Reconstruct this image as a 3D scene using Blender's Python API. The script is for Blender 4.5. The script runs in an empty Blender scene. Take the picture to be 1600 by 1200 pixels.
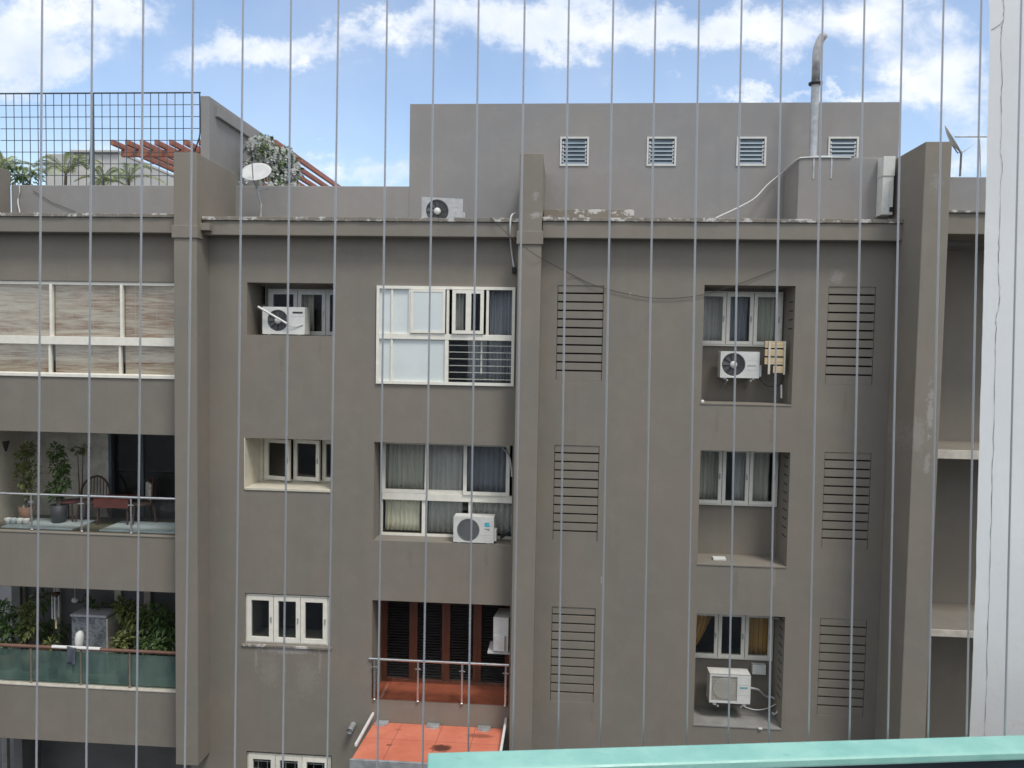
import bpy, bmesh, math, random
from mathutils import Vector, Matrix
random.seed(7)
R = math.radians
scene = bpy.context.scene
COL = scene.collection

# ------------------------------------------------------------------ camera
FPX = 1200.0
EYE = Vector((0.0, -14.5, 13.0))
YAW, PITCH, ROLL = R(3.9756), R(-2.8349), R(1.0236)
_B = Matrix.Rotation(YAW, 3, 'Z') @ Matrix.Rotation(PITCH, 3, 'X')
_r, _w, _u = _B.col[0].copy(), _B.col[1].copy(), _B.col[2].copy()
CR = math.cos(ROLL) * _r + math.sin(ROLL) * _u
CU = -math.sin(ROLL) * _r + math.cos(ROLL) * _u
cam_d = bpy.data.cameras.new('camera')
cam_d.sensor_width = 36.0
cam_d.lens = 36.0 * FPX / 1600.0
cam_d.clip_start = 0.05
cam_d.clip_end = 3000
cam = bpy.data.objects.new('camera', cam_d)
COL.objects.link(cam)
m = Matrix((CR, CU, -_w)).transposed().to_4x4()
m.translation = EYE
cam.matrix_world = m
scene.camera = cam
cam_d.dof.use_dof = True            # a phone lens focused on the facade
cam_d.dof.focus_distance = 14.5
cam_d.dof.aperture_fstop = 20

def ray(px, py):
    return _w * FPX + CR * (px - 800) - CU * (py - 600)
def P(px, py, Y):
    "the point of the vertical plane y = Y seen at a place of the photograph"
    d = ray(px, py)
    return EYE + d * ((Y - EYE.y) / d.y)
def RC(pl, pr, pt, pb, Y):
    pm, xm = (pt + pb) / 2, (pl + pr) / 2
    return P(pl, pm, Y).x, P(pr, pm, Y).x, P(xm, pb, Y).z, P(xm, pt, Y).z

# ------------------------------------------------------------------ sky, sun, exposure
SUN_EL, SUN_AZ = R(60), R(143)          # azimuth clockwise from +y
scene.view_settings.view_transform = 'Standard'
scene.view_settings.look = 'None'
scene.view_settings.gamma = 1.0
scene.view_settings.exposure = 0.42
world = bpy.data.worlds.new('World')
scene.world = world
world.use_nodes = True
wt = world.node_tree
for n in list(wt.nodes): wt.nodes.remove(n)
def WN(t, **kw):
    n = wt.nodes.new(t)
    for k, v in kw.items(): setattr(n, k, v)
    return n
def wmath(op, a, b=None, c=None, clamp=False):
    n = WN('ShaderNodeMath', operation=op, use_clamp=clamp)
    for i, v in enumerate((a, b, c)):
        if v is None: continue
        if isinstance(v, (int, float)): n.inputs[i].default_value = v
        else: wt.links.new(v, n.inputs[i])
    return n.outputs[0]
w_out = WN('ShaderNodeOutputWorld')
bg = WN('ShaderNodeBackground')
bg.inputs['Strength'].default_value = 1.0
sky = WN('ShaderNodeTexSky', sky_type='NISHITA')
sky.sun_disc = False
sky.sun_elevation = SUN_EL
sky.sun_rotation = SUN_AZ
sky.air_density = 1.0
sky.dust_density = 0.4
sky.ozone_density = 1.4
SKY_STRENGTH = 0.15
CLOUD_STRENGTH = 0.88
skyv = WN('ShaderNodeVectorMath', operation='SCALE')
wt.links.new(sky.outputs[0], skyv.inputs[0])
skyv.inputs['Scale'].default_value = SKY_STRENGTH
tc = WN('ShaderNodeTexCoord')
sep = WN('ShaderNodeSeparateXYZ')
wt.links.new(tc.outputs['Generated'], sep.inputs[0])
ysafe = wmath('MAXIMUM', sep.outputs['Y'], 0.12)
uu = wmath('DIVIDE', sep.outputs['X'], ysafe)
vv = wmath('DIVIDE', sep.outputs['Z'], ysafe)
uv = WN('ShaderNodeCombineXYZ')
wt.links.new(uu, uv.inputs[0]); wt.links.new(vv, uv.inputs[1])
def wnoise(vec, scale, detail, rough, dist=0.0, sx=1.0, sy=1.0, off=(0, 0, 0)):
    mp = WN('ShaderNodeMapping')
    mp.inputs['Scale'].default_value = (sx, sy, 1)
    mp.inputs['Location'].default_value = off
    wt.links.new(vec, mp.inputs['Vector'])
    n = WN('ShaderNodeTexNoise')
    n.inputs['Scale'].default_value = scale
    n.inputs['Detail'].default_value = detail
    n.inputs['Roughness'].default_value = rough
    n.inputs['Distortion'].default_value = dist
    wt.links.new(mp.outputs[0], n.inputs['Vector'])
    return n.outputs['Fac']
warp = wnoise(uv.outputs[0], 9.0, 6, 0.65)
warp2 = wnoise(uv.outputs[0], 10.0, 6, 0.65, off=(3.3, 1.7, 0))
uw = wmath('ADD', uu, wmath('MULTIPLY', wmath('SUBTRACT', warp, 0.5), 0.22))
vw = wmath('ADD', vv, wmath('MULTIPLY', wmath('SUBTRACT', warp2, 0.5), 0.15))
# clouds: place in the photograph, half width, half height (photograph pixels), weight
CLOUDS = [(20, 60, 190, 95, 1.15), (200, 10, 130, 50, .9), (60, 118, 120, 40, .6), (400, 85, 150, 42, .95), (520, 60, 110, 34, .6),
          (620, 35, 85, 45, .8), (770, 25, 130, 70, 1.2), (880, 45, 90, 60, .8),
          (1030, 45, 130, 62, 1.1), (1190, 45, 170, 60, 1.0), (1390, 25, 140, 70, .8), (1190, 150, 110, 20, .75), (1310, 150, 80, 20, .7),
          (1480, 130, 130, 85, 1.15), (1530, 250, 120, 60, .9), (560, 262, 150, 40, .62), (480, 250, 80, 18, .35), (720, 255, 160, 50, .5), (1080, 118, 60, 8, .4),
          (200, 230, 260, 60, .45), (100, -160, 500, 90, .8), (900, -170, 300, 90, .9), (1500, -120, 300, 90, .8)]
acc = None
for (cx, cy, hx, hy, wgt) in CLOUDS:
    d = ray(cx, cy); u0, v0 = d.x / d.y, d.z / d.y
    a = wmath('MULTIPLY', wmath('SUBTRACT', uw, u0), FPX / hx)
    b = wmath('MULTIPLY', wmath('SUBTRACT', vw, v0), FPX / hy)
    r2 = wmath('ADD', wmath('MULTIPLY', a, a), wmath('MULTIPLY', b, b))
    g = wmath('MULTIPLY', wmath('EXPONENT', wmath('MULTIPLY', r2, -1.9)), wgt)
    acc = g if acc is None else wmath('ADD', acc, g)
fine = wnoise(uv.outputs[0], 13.0, 12, 0.62, 0.4, sx=0.8, sy=1.35)
dens = wmath('ADD', acc, wmath('MULTIPLY', wmath('SUBTRACT', fine, 0.5), 1.9))
mr = WN('ShaderNodeMapRange', interpolation_type='SMOOTHSTEP')
mr.inputs['From Min'].default_value = 0.26
mr.inputs['From Max'].default_value = 1.12
wt.links.new(dens, mr.inputs['Value'])
# the rest of the sky (overhead and behind the camera)
gen = wnoise(tc.outputs['Generated'], 2.2, 8, 0.6, 0.3)
mr2 = WN('ShaderNodeMapRange', interpolation_type='SMOOTHSTEP')
mr2.inputs['From Min'].default_value = 0.28
mr2.inputs['From Max'].default_value = 0.52
wt.links.new(gen, mr2.inputs['Value'])
front = WN('ShaderNodeMapRange', interpolation_type='SMOOTHSTEP')
front.inputs['From Min'].default_value = 0.35
front.inputs['From Max'].default_value = 0.7
wt.links.new(sep.outputs['Y'], front.inputs['Value'])
mixf = WN('ShaderNodeMix', data_type='FLOAT')
wt.links.new(front.outputs[0], mixf.inputs[0])
wt.links.new(mr2.outputs[0], mixf.inputs[2])
wt.links.new(mr.outputs[0], mixf.inputs[3])
shade = wnoise(uv.outputs[0], 5.0, 6, 0.55, 0.2, off=(8, 2, 0))
cr = WN('ShaderNodeValToRGB')
cr.color_ramp.elements[0].position = 0.36
cr.color_ramp.elements[0].color = (0.62, 0.71, 0.86, 1)
cr.color_ramp.elements[1].position = 0.6
cr.color_ramp.elements[1].color = (0.97, 0.98, 1.0, 1)
wt.links.new(shade, cr.inputs[0])
clv = WN('ShaderNodeVectorMath', operation='SCALE')
wt.links.new(cr.outputs[0], clv.inputs[0])
clv.inputs['Scale'].default_value = CLOUD_STRENGTH
mixc = WN('ShaderNodeMix', data_type='RGBA')
wt.links.new(wmath('MULTIPLY_ADD', mixf.outputs[0], 0.80, 0.14), mixc.inputs[0])
wt.links.new(skyv.outputs[0], mixc.inputs[6])
wt.links.new(clv.outputs[0], mixc.inputs[7])
wt.links.new(mixc.outputs[2], bg.inputs['Color'])
wt.links.new(bg.outputs[0], w_out.inputs[0])

sun_d = bpy.data.lights.new('sun', 'SUN')
sun_d.energy = 1.6
sun_d.angle = R(15)
sun_d.color = (1.0, 0.97, 0.92)
sun = bpy.data.objects.new('sun', sun_d)
COL.objects.link(sun)
sdir = Vector((math.sin(SUN_AZ) * math.cos(SUN_EL), math.cos(SUN_AZ) * math.cos(SUN_EL), math.sin(SUN_EL)))
sun.rotation_euler = (-sdir).to_track_quat('-Z', 'Y').to_euler()
sun.location = (20, -20, 40)

# ------------------------------------------------------------------ mesh builder
class MB:
    def __init__(s): s.v = []; s.f = []; s.mi = []; s.cur = 0; s.smooth = []
    def add(s, vs, fs, smooth=False):
        o = len(s.v); s.v += [tuple(v) for v in vs]
        for f in fs:
            s.f.append([i + o for i in f]); s.mi.append(s.cur); s.smooth.append(smooth)
    def mat(s, i): s.cur = i; return s
    def box(s, x0, x1, y0, y1, z0, z1):
        if x1 < x0: x0, x1 = x1, x0
        if y1 < y0: y0, y1 = y1, y0
        if z1 < z0: z0, z1 = z1, z0
        s.add([(x0,y0,z0),(x1,y0,z0),(x1,y1,z0),(x0,y1,z0),(x0,y0,z1),(x1,y0,z1),(x1,y1,z1),(x0,y1,z1)],
              [(0,3,2,1),(4,5,6,7),(0,1,5,4),(1,2,6,5),(2,3,7,6),(3,0,4,7)])
        return s
    def quad(s, a, b, c, d): s.add([a, b, c, d], [(0,1,2,3)]); return s
    def bar(s, p, q, w, h, up=(0, 0, 1)):
        p, q = Vector(p), Vector(q); d = (q - p).normalized(); up = Vector(up)
        if abs(d.dot(up)) > .98: up = Vector((0, 1, 0))
        a = d.cross(up).normalized() * w / 2; b = a.cross(d).normalized() * h / 2
        vs = [p-a-b, p+a-b, p+a+b, p-a+b, q-a-b, q+a-b, q+a+b, q-a+b]
        s.add(vs, [(0,1,2,3),(7,6,5,4),(4,5,1,0),(5,6,2,1),(6,7,3,2),(7,4,0,3)])
        return s
    def tube(s, pts, r, n=8, cap=True, smooth=True):
        pts = [Vector(p) for p in pts]; k = len(pts)
        rs = r if isinstance(r, (list, tuple)) else [r] * k
        vs = []; ref = Vector((.31, .22, .93))
        for i, p in enumerate(pts):
            d = (pts[min(i+1, k-1)] - pts[max(i-1, 0)]).normalized()
            rf = ref if abs(d.dot(ref)) < .9 else Vector((1, 0, 0))
            if i == 0: a = d.cross(rf).normalized()
            else: a = (a - d * a.dot(d)).normalized()
            b = d.cross(a)
            for j in range(n):
                t = 2 * math.pi * j / n
                vs.append(p + (a * math.cos(t) + b * math.sin(t)) * rs[i])
        fs = [(i*n+j, i*n+(j+1) % n, (i+1)*n+(j+1) % n, (i+1)*n+j) for i in range(k-1) for j in range(n)]
        s.add(vs, fs, smooth)
        if cap:
            s.add(vs[:n], [tuple(range(n))[::-1]]); s.add(vs[-n:], [tuple(range(n))])
        return s
    def lathe(s, prof, c=(0, 0, 0), n=20, axis='Z'):
        vs = []
        for (r, h) in prof:
            for j in range(n):
                t = 2 * math.pi * j / n; a, b = r * math.cos(t), r * math.sin(t)
                vs.append({'Z': (c[0]+a, c[1]+b, c[2]+h), 'Y': (c[0]+a, c[1]+h, c[2]-b)}[axis])
        k = len(prof)
        s.add(vs, [(i*n+j, i*n+(j+1) % n, (i+1)*n+(j+1) % n, (i+1)*n+j) for i in range(k-1) for j in range(n)], True)
        return s
    def prism_y(s, poly, y0, y1):
        n = len(poly)
        s.add([(x, y0, z) for x, z in poly] + [(x, y1, z) for x, z in poly],
              [tuple(range(n)), tuple(range(n, 2*n))[::-1]] + [(j, j+n, (j+1) % n + n, (j+1) % n) for j in range(n)])
        return s
    def holes(s, x0, x1, z0, z1, y0, y1, hs):
        "a wall slab with rectangular openings, reveals included"
        xs = sorted({x0, x1} | {min(max(h[i], x0), x1) for h in hs for i in (0, 1)})
        zs = sorted({z0, z1} | {min(max(h[i], z0), z1) for h in hs for i in (2, 3)})
        nx, nz = len(xs) - 1, len(zs) - 1
        def solid(i, j):
            if i < 0 or j < 0 or i >= nx or j >= nz: return False
            cx, cz = (xs[i]+xs[i+1])/2, (zs[j]+zs[j+1])/2
            return not any(h[0] < cx < h[1] and h[2] < cz < h[3] for h in hs)
        for i in range(nx):
            for j in range(nz):
                if not solid(i, j): continue
                a, b, c, d = xs[i], xs[i+1], zs[j], zs[j+1]
                s.quad((a,y0,c),(b,y0,c),(b,y0,d),(a,y0,d))
                s.quad((a,y1,c),(a,y1,d),(b,y1,d),(b,y1,c))
                if not solid(i-1, j): s.quad((a,y0,c),(a,y0,d),(a,y1,d),(a,y1,c))
                if not solid(i+1, j): s.quad((b,y0,c),(b,y1,c),(b,y1,d),(b,y0,d))
                if not solid(i, j-1): s.quad((a,y0,c),(a,y1,c),(b,y1,c),(b,y0,c))
                if not solid(i, j+1): s.quad((a,y0,d),(b,y0,d),(b,y1,d),(a,y1,d))
        return s
    def build(s, name, mats, parent=None, loc=(0, 0, 0), rot=(0, 0, 0), bevel=0.0, merge=False, solid=0.0):
        me = bpy.data.meshes.new(name)
        me.from_pydata(s.v, [], s.f)
        if not isinstance(mats, (list, tuple)): mats = [mats]
        for mt in mats: me.materials.append(mt)
        me.polygons.foreach_set('material_index', s.mi)
        me.polygons.foreach_set('use_smooth', s.smooth)
        if merge:
            bm = bmesh.new(); bm.from_mesh(me)
            bmesh.ops.remove_doubles(bm, verts=bm.verts, dist=1e-5)
            bmesh.ops.recalc_face_normals(bm, faces=bm.faces)
            bm.to_mesh(me); bm.free()
        me.update()
        o = bpy.data.objects.new(name, me)
        COL.objects.link(o)
        if parent is not None: o.parent = parent
        o.location = loc; o.rotation_euler = rot
        if solid:
            md = o.modifiers.new('thickness', 'SOLIDIFY'); md.thickness = solid; md.offset = 0
        if bevel:
            md = o.modifiers.new('bevel', 'BEVEL'); md.width = bevel; md.segments = 2
            md.limit_method = 'ANGLE'; md.angle_limit = R(40)
        return o

def tag(o, label=None, cat=None, group=None, kind=None):
    if label: o['label'] = label
    if cat: o['category'] = cat
    if group: o['group'] = group
    if kind: o['kind'] = kind
    return o
def thing(name, label, cat, loc=(0, 0, 0), rz=0, group=None):
    o = bpy.data.objects.new(name, None)
    o.empty_display_size = .2
    COL.objects.link(o); o.location = loc; o.rotation_euler = (0, 0, rz)
    return tag(o, label, cat, group)

# ------------------------------------------------------------------ materials
def new_mat(name):
    mt = bpy.data.materials.new(name); mt.use_nodes = True
    nt = mt.node_tree
    for n in list(nt.nodes): nt.nodes.remove(n)
    out = nt.nodes.new('ShaderNodeOutputMaterial')
    return mt, nt, out
class NT:
    def __init__(s, nt): s.nt = nt
    def n(s, t, ins=None, **kw):
        nd = s.nt.nodes.new(t)
        for k, v in kw.items(): setattr(nd, k, v)
        for k, v in (ins or {}).items(): s.set(nd.inputs[k], v)
        return nd
    def set(s, sock, v):
        if hasattr(v, 'is_linked') or isinstance(v, bpy.types.NodeSocket): s.nt.links.new(v, sock)
        else: sock.default_value = v
    def math(s, op, a, b=None, c=None, clamp=False):
        nd = s.nt.nodes.new('ShaderNodeMath'); nd.operation = op; nd.use_clamp = clamp
        for i, v in enumerate((a, b, c)):
            if v is not None: s.set(nd.inputs[i], v)
        return nd.outputs[0]
    def noise(s, vec, scale, detail=4, rough=.55, stretch=(1, 1, 1), dist=0, off=(0, 0, 0)):
        mp = s.n('ShaderNodeMapping', {'Vector': vec, 'Scale': stretch, 'Location': off})
        return s.n('ShaderNodeTexNoise', {'Vector': mp.outputs[0], 'Scale': scale, 'Detail': detail, 'Roughness': rough, 'Distortion': dist}).outputs['Fac']
    def rng(s, v, a, b, c=0., d=1.):
        nd = s.n('ShaderNodeMapRange', {'Value': v, 'From Min': a, 'From Max': b, 'To Min': c, 'To Max': d}, interpolation_type='SMOOTHSTEP')
        return nd.outputs[0]
    def mix(s, f, a, b, blend='MIX'):
        nd = s.nt.nodes.new('ShaderNodeMix'); nd.data_type = 'RGBA'; nd.blend_type = blend
        s.set(nd.inputs[0], f)
        for i, v in ((6, a), (7, b)):
            if isinstance(v, tuple) and len(v) == 3: v = (*v, 1)
            s.set(nd.inputs[i], v)
        return nd.outputs[2]
def finish(k, out, col, rough=.7, bump=None, bstr=.15, bdist=.01, metal=0., spec=.5, extra=None):
    if isinstance(col, tuple) and len(col) == 3: col = (*col, 1)
    b = k.n('ShaderNodeBsdfPrincipled', {'Base Color': col, 'Roughness': rough, 'Metallic': metal, 'Specular IOR Level': spec})
    for kk, v in (extra or {}).items(): k.set(b.inputs[kk], v)
    if bump is not None:
        bp = k.n('ShaderNodeBump', {'Height': bump, 'Strength': bstr, 'Distance': bdist})
        k.nt.links.new(bp.outputs[0], b.inputs['Normal'])
    k.nt.links.new(b.outputs[0], out.inputs[0])
    return b
def plain(name, col, rough=.6, var=.12, scale=6., metal=0., spec=.5, bstr=.05, stretch=(1, 1, 1)):
    mt, nt, out = new_mat(name); k = NT(nt)
    pos = k.n('ShaderNodeNewGeometry').outputs['Position']
    f = k.noise(pos, scale, 5, .6, stretch)
    lo = tuple(c * (1 - var) for c in col); hi = tuple(min(1, c * (1 + var)) for c in col)
    c = k.mix(k.rng(f, .3, .7), lo, hi)
    fine = k.noise(pos, scale * 14, 3, .6)
    finish(k, out, c, k.rng(f, .2, .8, rough * .88, min(1, rough * 1.1)), fine, bstr, .004, metal, spec)
    return mt

def plaster(name, base, stains=(), flake=False):
    "painted render: mottled, rain streaked, finely rough"
    mt, nt, out = new_mat(name); k = NT(nt)
    pos = k.n('ShaderNodeNewGeometry').outputs['Position']
    big = k.noise(pos, .55, 5, .6)
    mid = k.noise(pos, 2.3, 6, .65, off=(4, 1, 7))
    streak = k.noise(pos, 3.2, 5, .6, stretch=(1, 1, .06))
    warm = tuple(b * w for b, w in zip(base, (1.05, 1.02, .98)))
    cool = tuple(b * w for b, w in zip(base, (.96, .98, .99)))
    c = k.mix(k.rng(big, .35, .65), cool, warm)
    c = k.mix(k.math('MULTIPLY', k.rng(mid, .42, .72), .35), c, tuple(b * 1.2 for b in base))
    c = k.mix(k.math('MULTIPLY', k.rng(streak, .5, .78), .22), c, tuple(b * .72 for b in base))
    c = k.mix(k.math('MULTIPLY', k.rng(k.noise(pos, 9, 4, .7, stretch=(1, 1, .5)), .62, .75), .12), c, tuple(min(1, b * 1.7) for b in base))
    sp = k.n('ShaderNodeSeparateXYZ', {'Vector': pos})
    rag = k.noise(pos, 11, 6, .7)
    for (x, z, rx, rz, col, amt) in stains:
        a = k.math('DIVIDE', k.math('SUBTRACT', sp.outputs[0], x), rx)
        b = k.math('DIVIDE', k.math('SUBTRACT', sp.outputs[2], z), rz)
        d = k.math('SQRT', k.math('ADD', k.math('MULTIPLY', a, a), k.math('MULTIPLY', b, b)))
        msk = k.rng(k.math('ADD', k.math('SUBTRACT', 1.0, d), k.math('MULTIPLY', k.math('SUBTRACT', rag, .5), 2.4)), .25, .7, 0, amt)
        c = k.mix(msk, c, col)
    if flake:
        fl = k.noise(pos, 7, 7, .72, stretch=(.7, 1, 1))
        c = k.mix(k.rng(fl, .53, .58, 0, .75), c, (.66, .64, .6))
    fine = k.noise(pos, 60, 4, .65)
    h = k.math('ADD', k.math('MULTIPLY', fine, .5), k.math('MULTIPLY', k.noise(pos, 5, 4, .6), 1.2))
    finish(k, out, c, .88, h, .28, .012, 0, .25)
    return mt

def sx(px, py, Y=0): q = P(px, py, Y); return (q.x, q.z)
PALE = (.44, .42, .39)
DIRT = (.15, .13, .105)
BASE = (.228, .204, .170)
M = {}
_st = []
for (px, py, rx, rz, c, a) in [(1308, 432, .2, .2, PALE, .35), (450, 1016, .85, .12, PALE, .55), (420, 1050, .3, .5, PALE, .12), (480, 1060, .35, .6, PALE, .12),
                               (940, 905, .04, .12, PALE, .5), (985, 460, .05, .05, PALE, .4), (1000, 350, .9, .03, PALE, .4), (650, 1100, 1.4, .06, (.2, .17, .14), .3),
        (1120, 660, .05, .4, DIRT, .3), (1205, 670, .06, .5, DIRT, .3), (1150, 915, .07, .45, DIRT, .28), (1210, 900, .04, .4, PALE, .2), (640, 870, .08, .4, DIRT, .28), (760, 875, .06, .45, DIRT, .3), (440, 560, .07, .5, DIRT, .3), (500, 545, .04, .3, DIRT, .25),
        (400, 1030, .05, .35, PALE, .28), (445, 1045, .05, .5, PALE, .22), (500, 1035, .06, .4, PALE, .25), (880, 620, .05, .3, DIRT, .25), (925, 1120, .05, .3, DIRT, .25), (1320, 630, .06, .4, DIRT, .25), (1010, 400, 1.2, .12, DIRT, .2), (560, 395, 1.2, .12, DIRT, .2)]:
    x, z = sx(px, py); _st.append((x, z, rx, rz, c, a))
M['wall'] = plaster('facade_render', BASE, _st)
_sp = []
for (px, py, rx, rz, c, a) in [(835, 330, .16, .1, PALE, .6), (836, 300, .12, .12, PALE, .35), (1443, 640, .1, .7, PALE, .5), (1438, 720, .08, .3, PALE, .35), (1425, 680, .2, .5, PALE, .2), (1452, 290, .2, .2, PALE, .2)]:
    x, z = sx(px, py, -.8); _sp.append((x, z, rx, rz, c, a))
M['pillar'] = plaster('pillar_render', BASE, _sp)
M['coping'] = plaster('weathered_coping', tuple(b * .95 for b in BASE), (), True)
M['roofwall'] = plaster('roof_wall_render', (.27, .257, .246))  # greyer, paler than the facade, with lens haze taken into the colour
M['palewall'] = plaster('pale_roof_render', (.52, .51, .48))
M['ledge'] = plain('cream_ledge', (.55, .5, .42), .7, .15)
M['cream'] = plain('cream_paint', (.62, .57, .45), .6, .06)
M['white'] = plain('white_frame_paint', (.82, .78, .67), .42, .05, 9)
M['whitegrey'] = plain('white_grey_frame', (.6, .59, .55), .45, .06, 9)
M['acwhite'] = plain('ac_casing', (.66, .65, .6), .45, .08, 5)
M['acgrey'] = plain('aged_ac_casing', (.42, .42, .41), .5, .12, 8)
M['acbeige'] = plain('ac_beige_grille', (.45, .42, .36), .5, .06)
M['acring'] = plain('ac_ring', (.36, .34, .29), .5, .06)
M['dark'] = plain('dark_plastic', (.035, .036, .038), .5, .15)
M['fan'] = plain('fan_grey', (.09, .09, .092), .5, .12)
M['grille'] = plain('grey_guard', (.2, .2, .2), .5, .1)
M['slot'] = plain('shadow_gap_back', (.035, .032, .028), .9, .1)
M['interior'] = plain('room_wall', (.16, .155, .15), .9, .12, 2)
M['slab'] = plain('concrete_slab', (.25, .24, .22), .9, .15, 3)
M['steel'] = plain('stainless_steel', (.62, .62, .6), .28, .06, 12, metal=.9)
M['wire'] = None
M['greymetal'] = plain('galvanised_metal', (.42, .43, .43), .45, .2, 7, metal=.4)
M['wood'] = plain('brown_door_timber', (.13, .042, .02), .5, .25, 5, stretch=(3, 1, .25))
M['redfloor'] = plain('terracotta_floor', (.33, .09, .045), .5, .25, 3)
M['rail_brown'] = plain('brown_handrail', (.17, .09, .06), .4, .15, 8)
M['bronze'] = plain('bronze_post', (.2, .17, .13), .5, .12, 6)
M['dishpaint'] = plain('dish_grey_white', (.5, .5, .47), .5, .08, 5)
M['pergola'] = plain('red_brown_timber', (.34, .13, .08), .65, .2, 6)
M['fence'] = plain('dark_green_mesh', (.07, .09, .1), .5, .15)
M['orange'] = None
M['trunk'] = plain('bark', (.14, .11, .08), .85, .25, 12)
M['pot'] = plain('white_pot', (.7, .69, .65), .5, .06)
M['potdark'] = plain('dark_pot', (.05, .05, .055), .5, .15)
M['terracotta'] = plain('clay_pot', (.25, .13, .08), .7, .15)
M['tile'] = plain('pale_blue_tile', (.5, .56, .55), .35, .06, 4)
M['olive'] = plain('olive_floor', (.12, .11, .07), .6, .15, 4)
M['crate'] = plain('pale_wood', (.6, .46, .27), .65, .14, 5, stretch=(.4, 1, 5))
M['cane'] = plain('cane_brown', (.08, .04, .025), .6, .25, 14)
M['redcloth'] = plain('red_cloth', (.16, .04, .03), .8, .2)
M['cushion'] = plain('floral_cushion', (.4, .38, .33), .85, .4, 30)
M['clothwhite'] = plain('white_cloth', (.68, .68, .68), .85, .06)
M['clothdark'] = plain('slate_cloth', (.09, .1, .12), .9, .2)
M['rail_shade'] = plain('painted_shade_sheet', (.008, .016, .024), .4, .2)
M['black'] = plain('black_rubber', (.015, .015, .016), .6, .1)
M['cablewhite'] = plain('white_cable', (.6, .6, .57), .5, .05)
M['cabledark'] = plain('dark_cable', (.05, .047, .043), .6, .05)
M['asphalt'] = plain('asphalt', (.055, .055, .055), .9, .2, 3)
M['pier'] = None
M['cyan'] = plain('cyan_mark', (.03, .42, .55), .5, .02)
M['teal'] = plain('teal_mark', (.05, .35, .33), .5, .02)
M['inkgrey'] = plain('grey_print', (.2, .2, .2), .6, .02)
M['bamboo'] = None

def stain_orange():
    mt, nt, out = new_mat('orange_canopy_sheet'); k = NT(nt)
    pos = k.n('ShaderNodeNewGeometry').outputs['Position']
    sp = k.n('ShaderNodeSeparateXYZ', {'Vector': pos})
    f = k.noise(pos, 1.6, 6, .65)
    c = k.mix(k.rng(f, .3, .7), (.60, .17, .10), (.70, .23, .14))
    c = k.mix(k.math('MULTIPLY', k.rng(k.noise(pos, 5, 6, .7), .55, .72), .35), c, (.38, .1, .06))
    rag = k.noise(pos, 9, 5, .7)
    for (px, py, rx, ry, amt, YY) in [(690, 1167, .26, .2, .95, -1.0), (608, 1167, .08, .06, .6, -1.0), (622, 1140, .1, .06, .35, -.3), (750, 1143, .35, .12, .55, -.4)]:
        q = P(px, py, YY)
        a = k.math('DIVIDE', k.math('SUBTRACT', sp.outputs[0], q.x), rx)
        b = k.math('DIVIDE', k.math('SUBTRACT', sp.outputs[1], YY), ry)
        d = k.math('SQRT', k.math('ADD', k.math('MULTIPLY', a, a), k.math('MULTIPLY', b, b)))
        c = k.mix(k.rng(k.math('ADD', k.math('SUBTRACT', 1., d), k.math('MULTIPLY', k.math('SUBTRACT', rag, .5), 1.2)), .1, .5, 0, amt), c, (.09, .03, .02))
    # sheet joints
    for off in (0.55, 1.35, 2.0):
        x0 = P(585, 1130, 0).x + off
        c = k.mix(k.rng(k.math('ABSOLUTE', k.math('SUBTRACT', sp.outputs[0], x0)), .004, .012, .6, 0), c, (.25, .07, .05))
    c = k.mix(k.rng(k.math('ABSOLUTE', k.math('ADD', sp.outputs[1], .75)), .004, .012, .6, 0), c, (.25, .07, .05))
    finish(k, out, c, .6, f, .1)
    return mt
M['orange'] = stain_orange()

def bamboo():
    mt, nt, out = new_mat('bamboo_blind'); k = NT(nt)
    pos = k.n('ShaderNodeNewGeometry').outputs['Position']
    band = k.noise(pos, 3.2, 6, .7, stretch=(.28, 1, 2.4), dist=.5)
    fine = k.noise(pos, 26, 4, .6, stretch=(.1, 1, 2.2))
    c = k.mix(k.rng(band, .38, .62), (.38, .20, .11), (.72, .59, .45))
    c = k.mix(k.math('MULTIPLY', k.rng(fine, .4, .65), .5), c, (.8, .73, .63))
    sp = k.n('ShaderNodeSeparateXYZ', {'Vector': pos})
    slat = k.math('SINE', k.math('MULTIPLY', sp.outputs[2], 300))
    cord = k.math('FRACT', k.math('MULTIPLY', sp.outputs[0], 2.3))
    c = k.mix(k.rng(k.math('ABSOLUTE', k.math('SUBTRACT', cord, .5)), .008, .02, .7, 0), c, (.6, .55, .47))
    finish(k, out, c, .8, slat, .3, .004)
    return mt
M['bamboo'] = bamboo()

def pier_mat():
    mt, nt, out = new_mat('white_pier_paint'); k = NT(nt)
    pos = k.n('ShaderNodeNewGeometry').outputs['Position']
    f = k.noise(pos, 5, 6, .65); g = k.noise(pos, 38, 5, .65)
    c = k.mix(k.rng(f, .3, .7), (.80, .80, .785), (.86, .86, .845))
    c = k.mix(k.rng(g, .68, .78, 0, .35), c, (.42, .38, .35))
    h = k.math('ADD', k.noise(pos, 90, 4, .6), k.math('MULTIPLY', f, 2))
    finish(k, out, c, .75, h, .14, .003)
    return mt
M['pier'] = pier_mat()
def green_mat():
    mt, nt, out = new_mat('green_rail_paint'); k = NT(nt)
    pos = k.n('ShaderNodeNewGeometry').outputs['Position']
    f = k.noise(pos, 14, 6, .7, stretch=(1, 1, 1)); g = k.noise(pos, 70, 5, .7, stretch=(.5, 1, 1))
    c = k.mix(k.rng(f, .3, .7), (.23, .50, .42), (.32, .59, .50))
    c = k.mix(k.rng(g, .6, .75, 0, .4), c, (.45, .7, .63))
    c = k.mix(k.rng(k.noise(pos, 45, 8, .75, stretch=(.3, 1, 1), off=(2, 5, 1)), .62, .68, 0, .5), c, (.12, .2, .17))
    finish(k, out, c, k.rng(f, .3, .7, .3, .5), k.math('ADD', g, f), .2, .003, 0, .5)
    return mt
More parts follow.
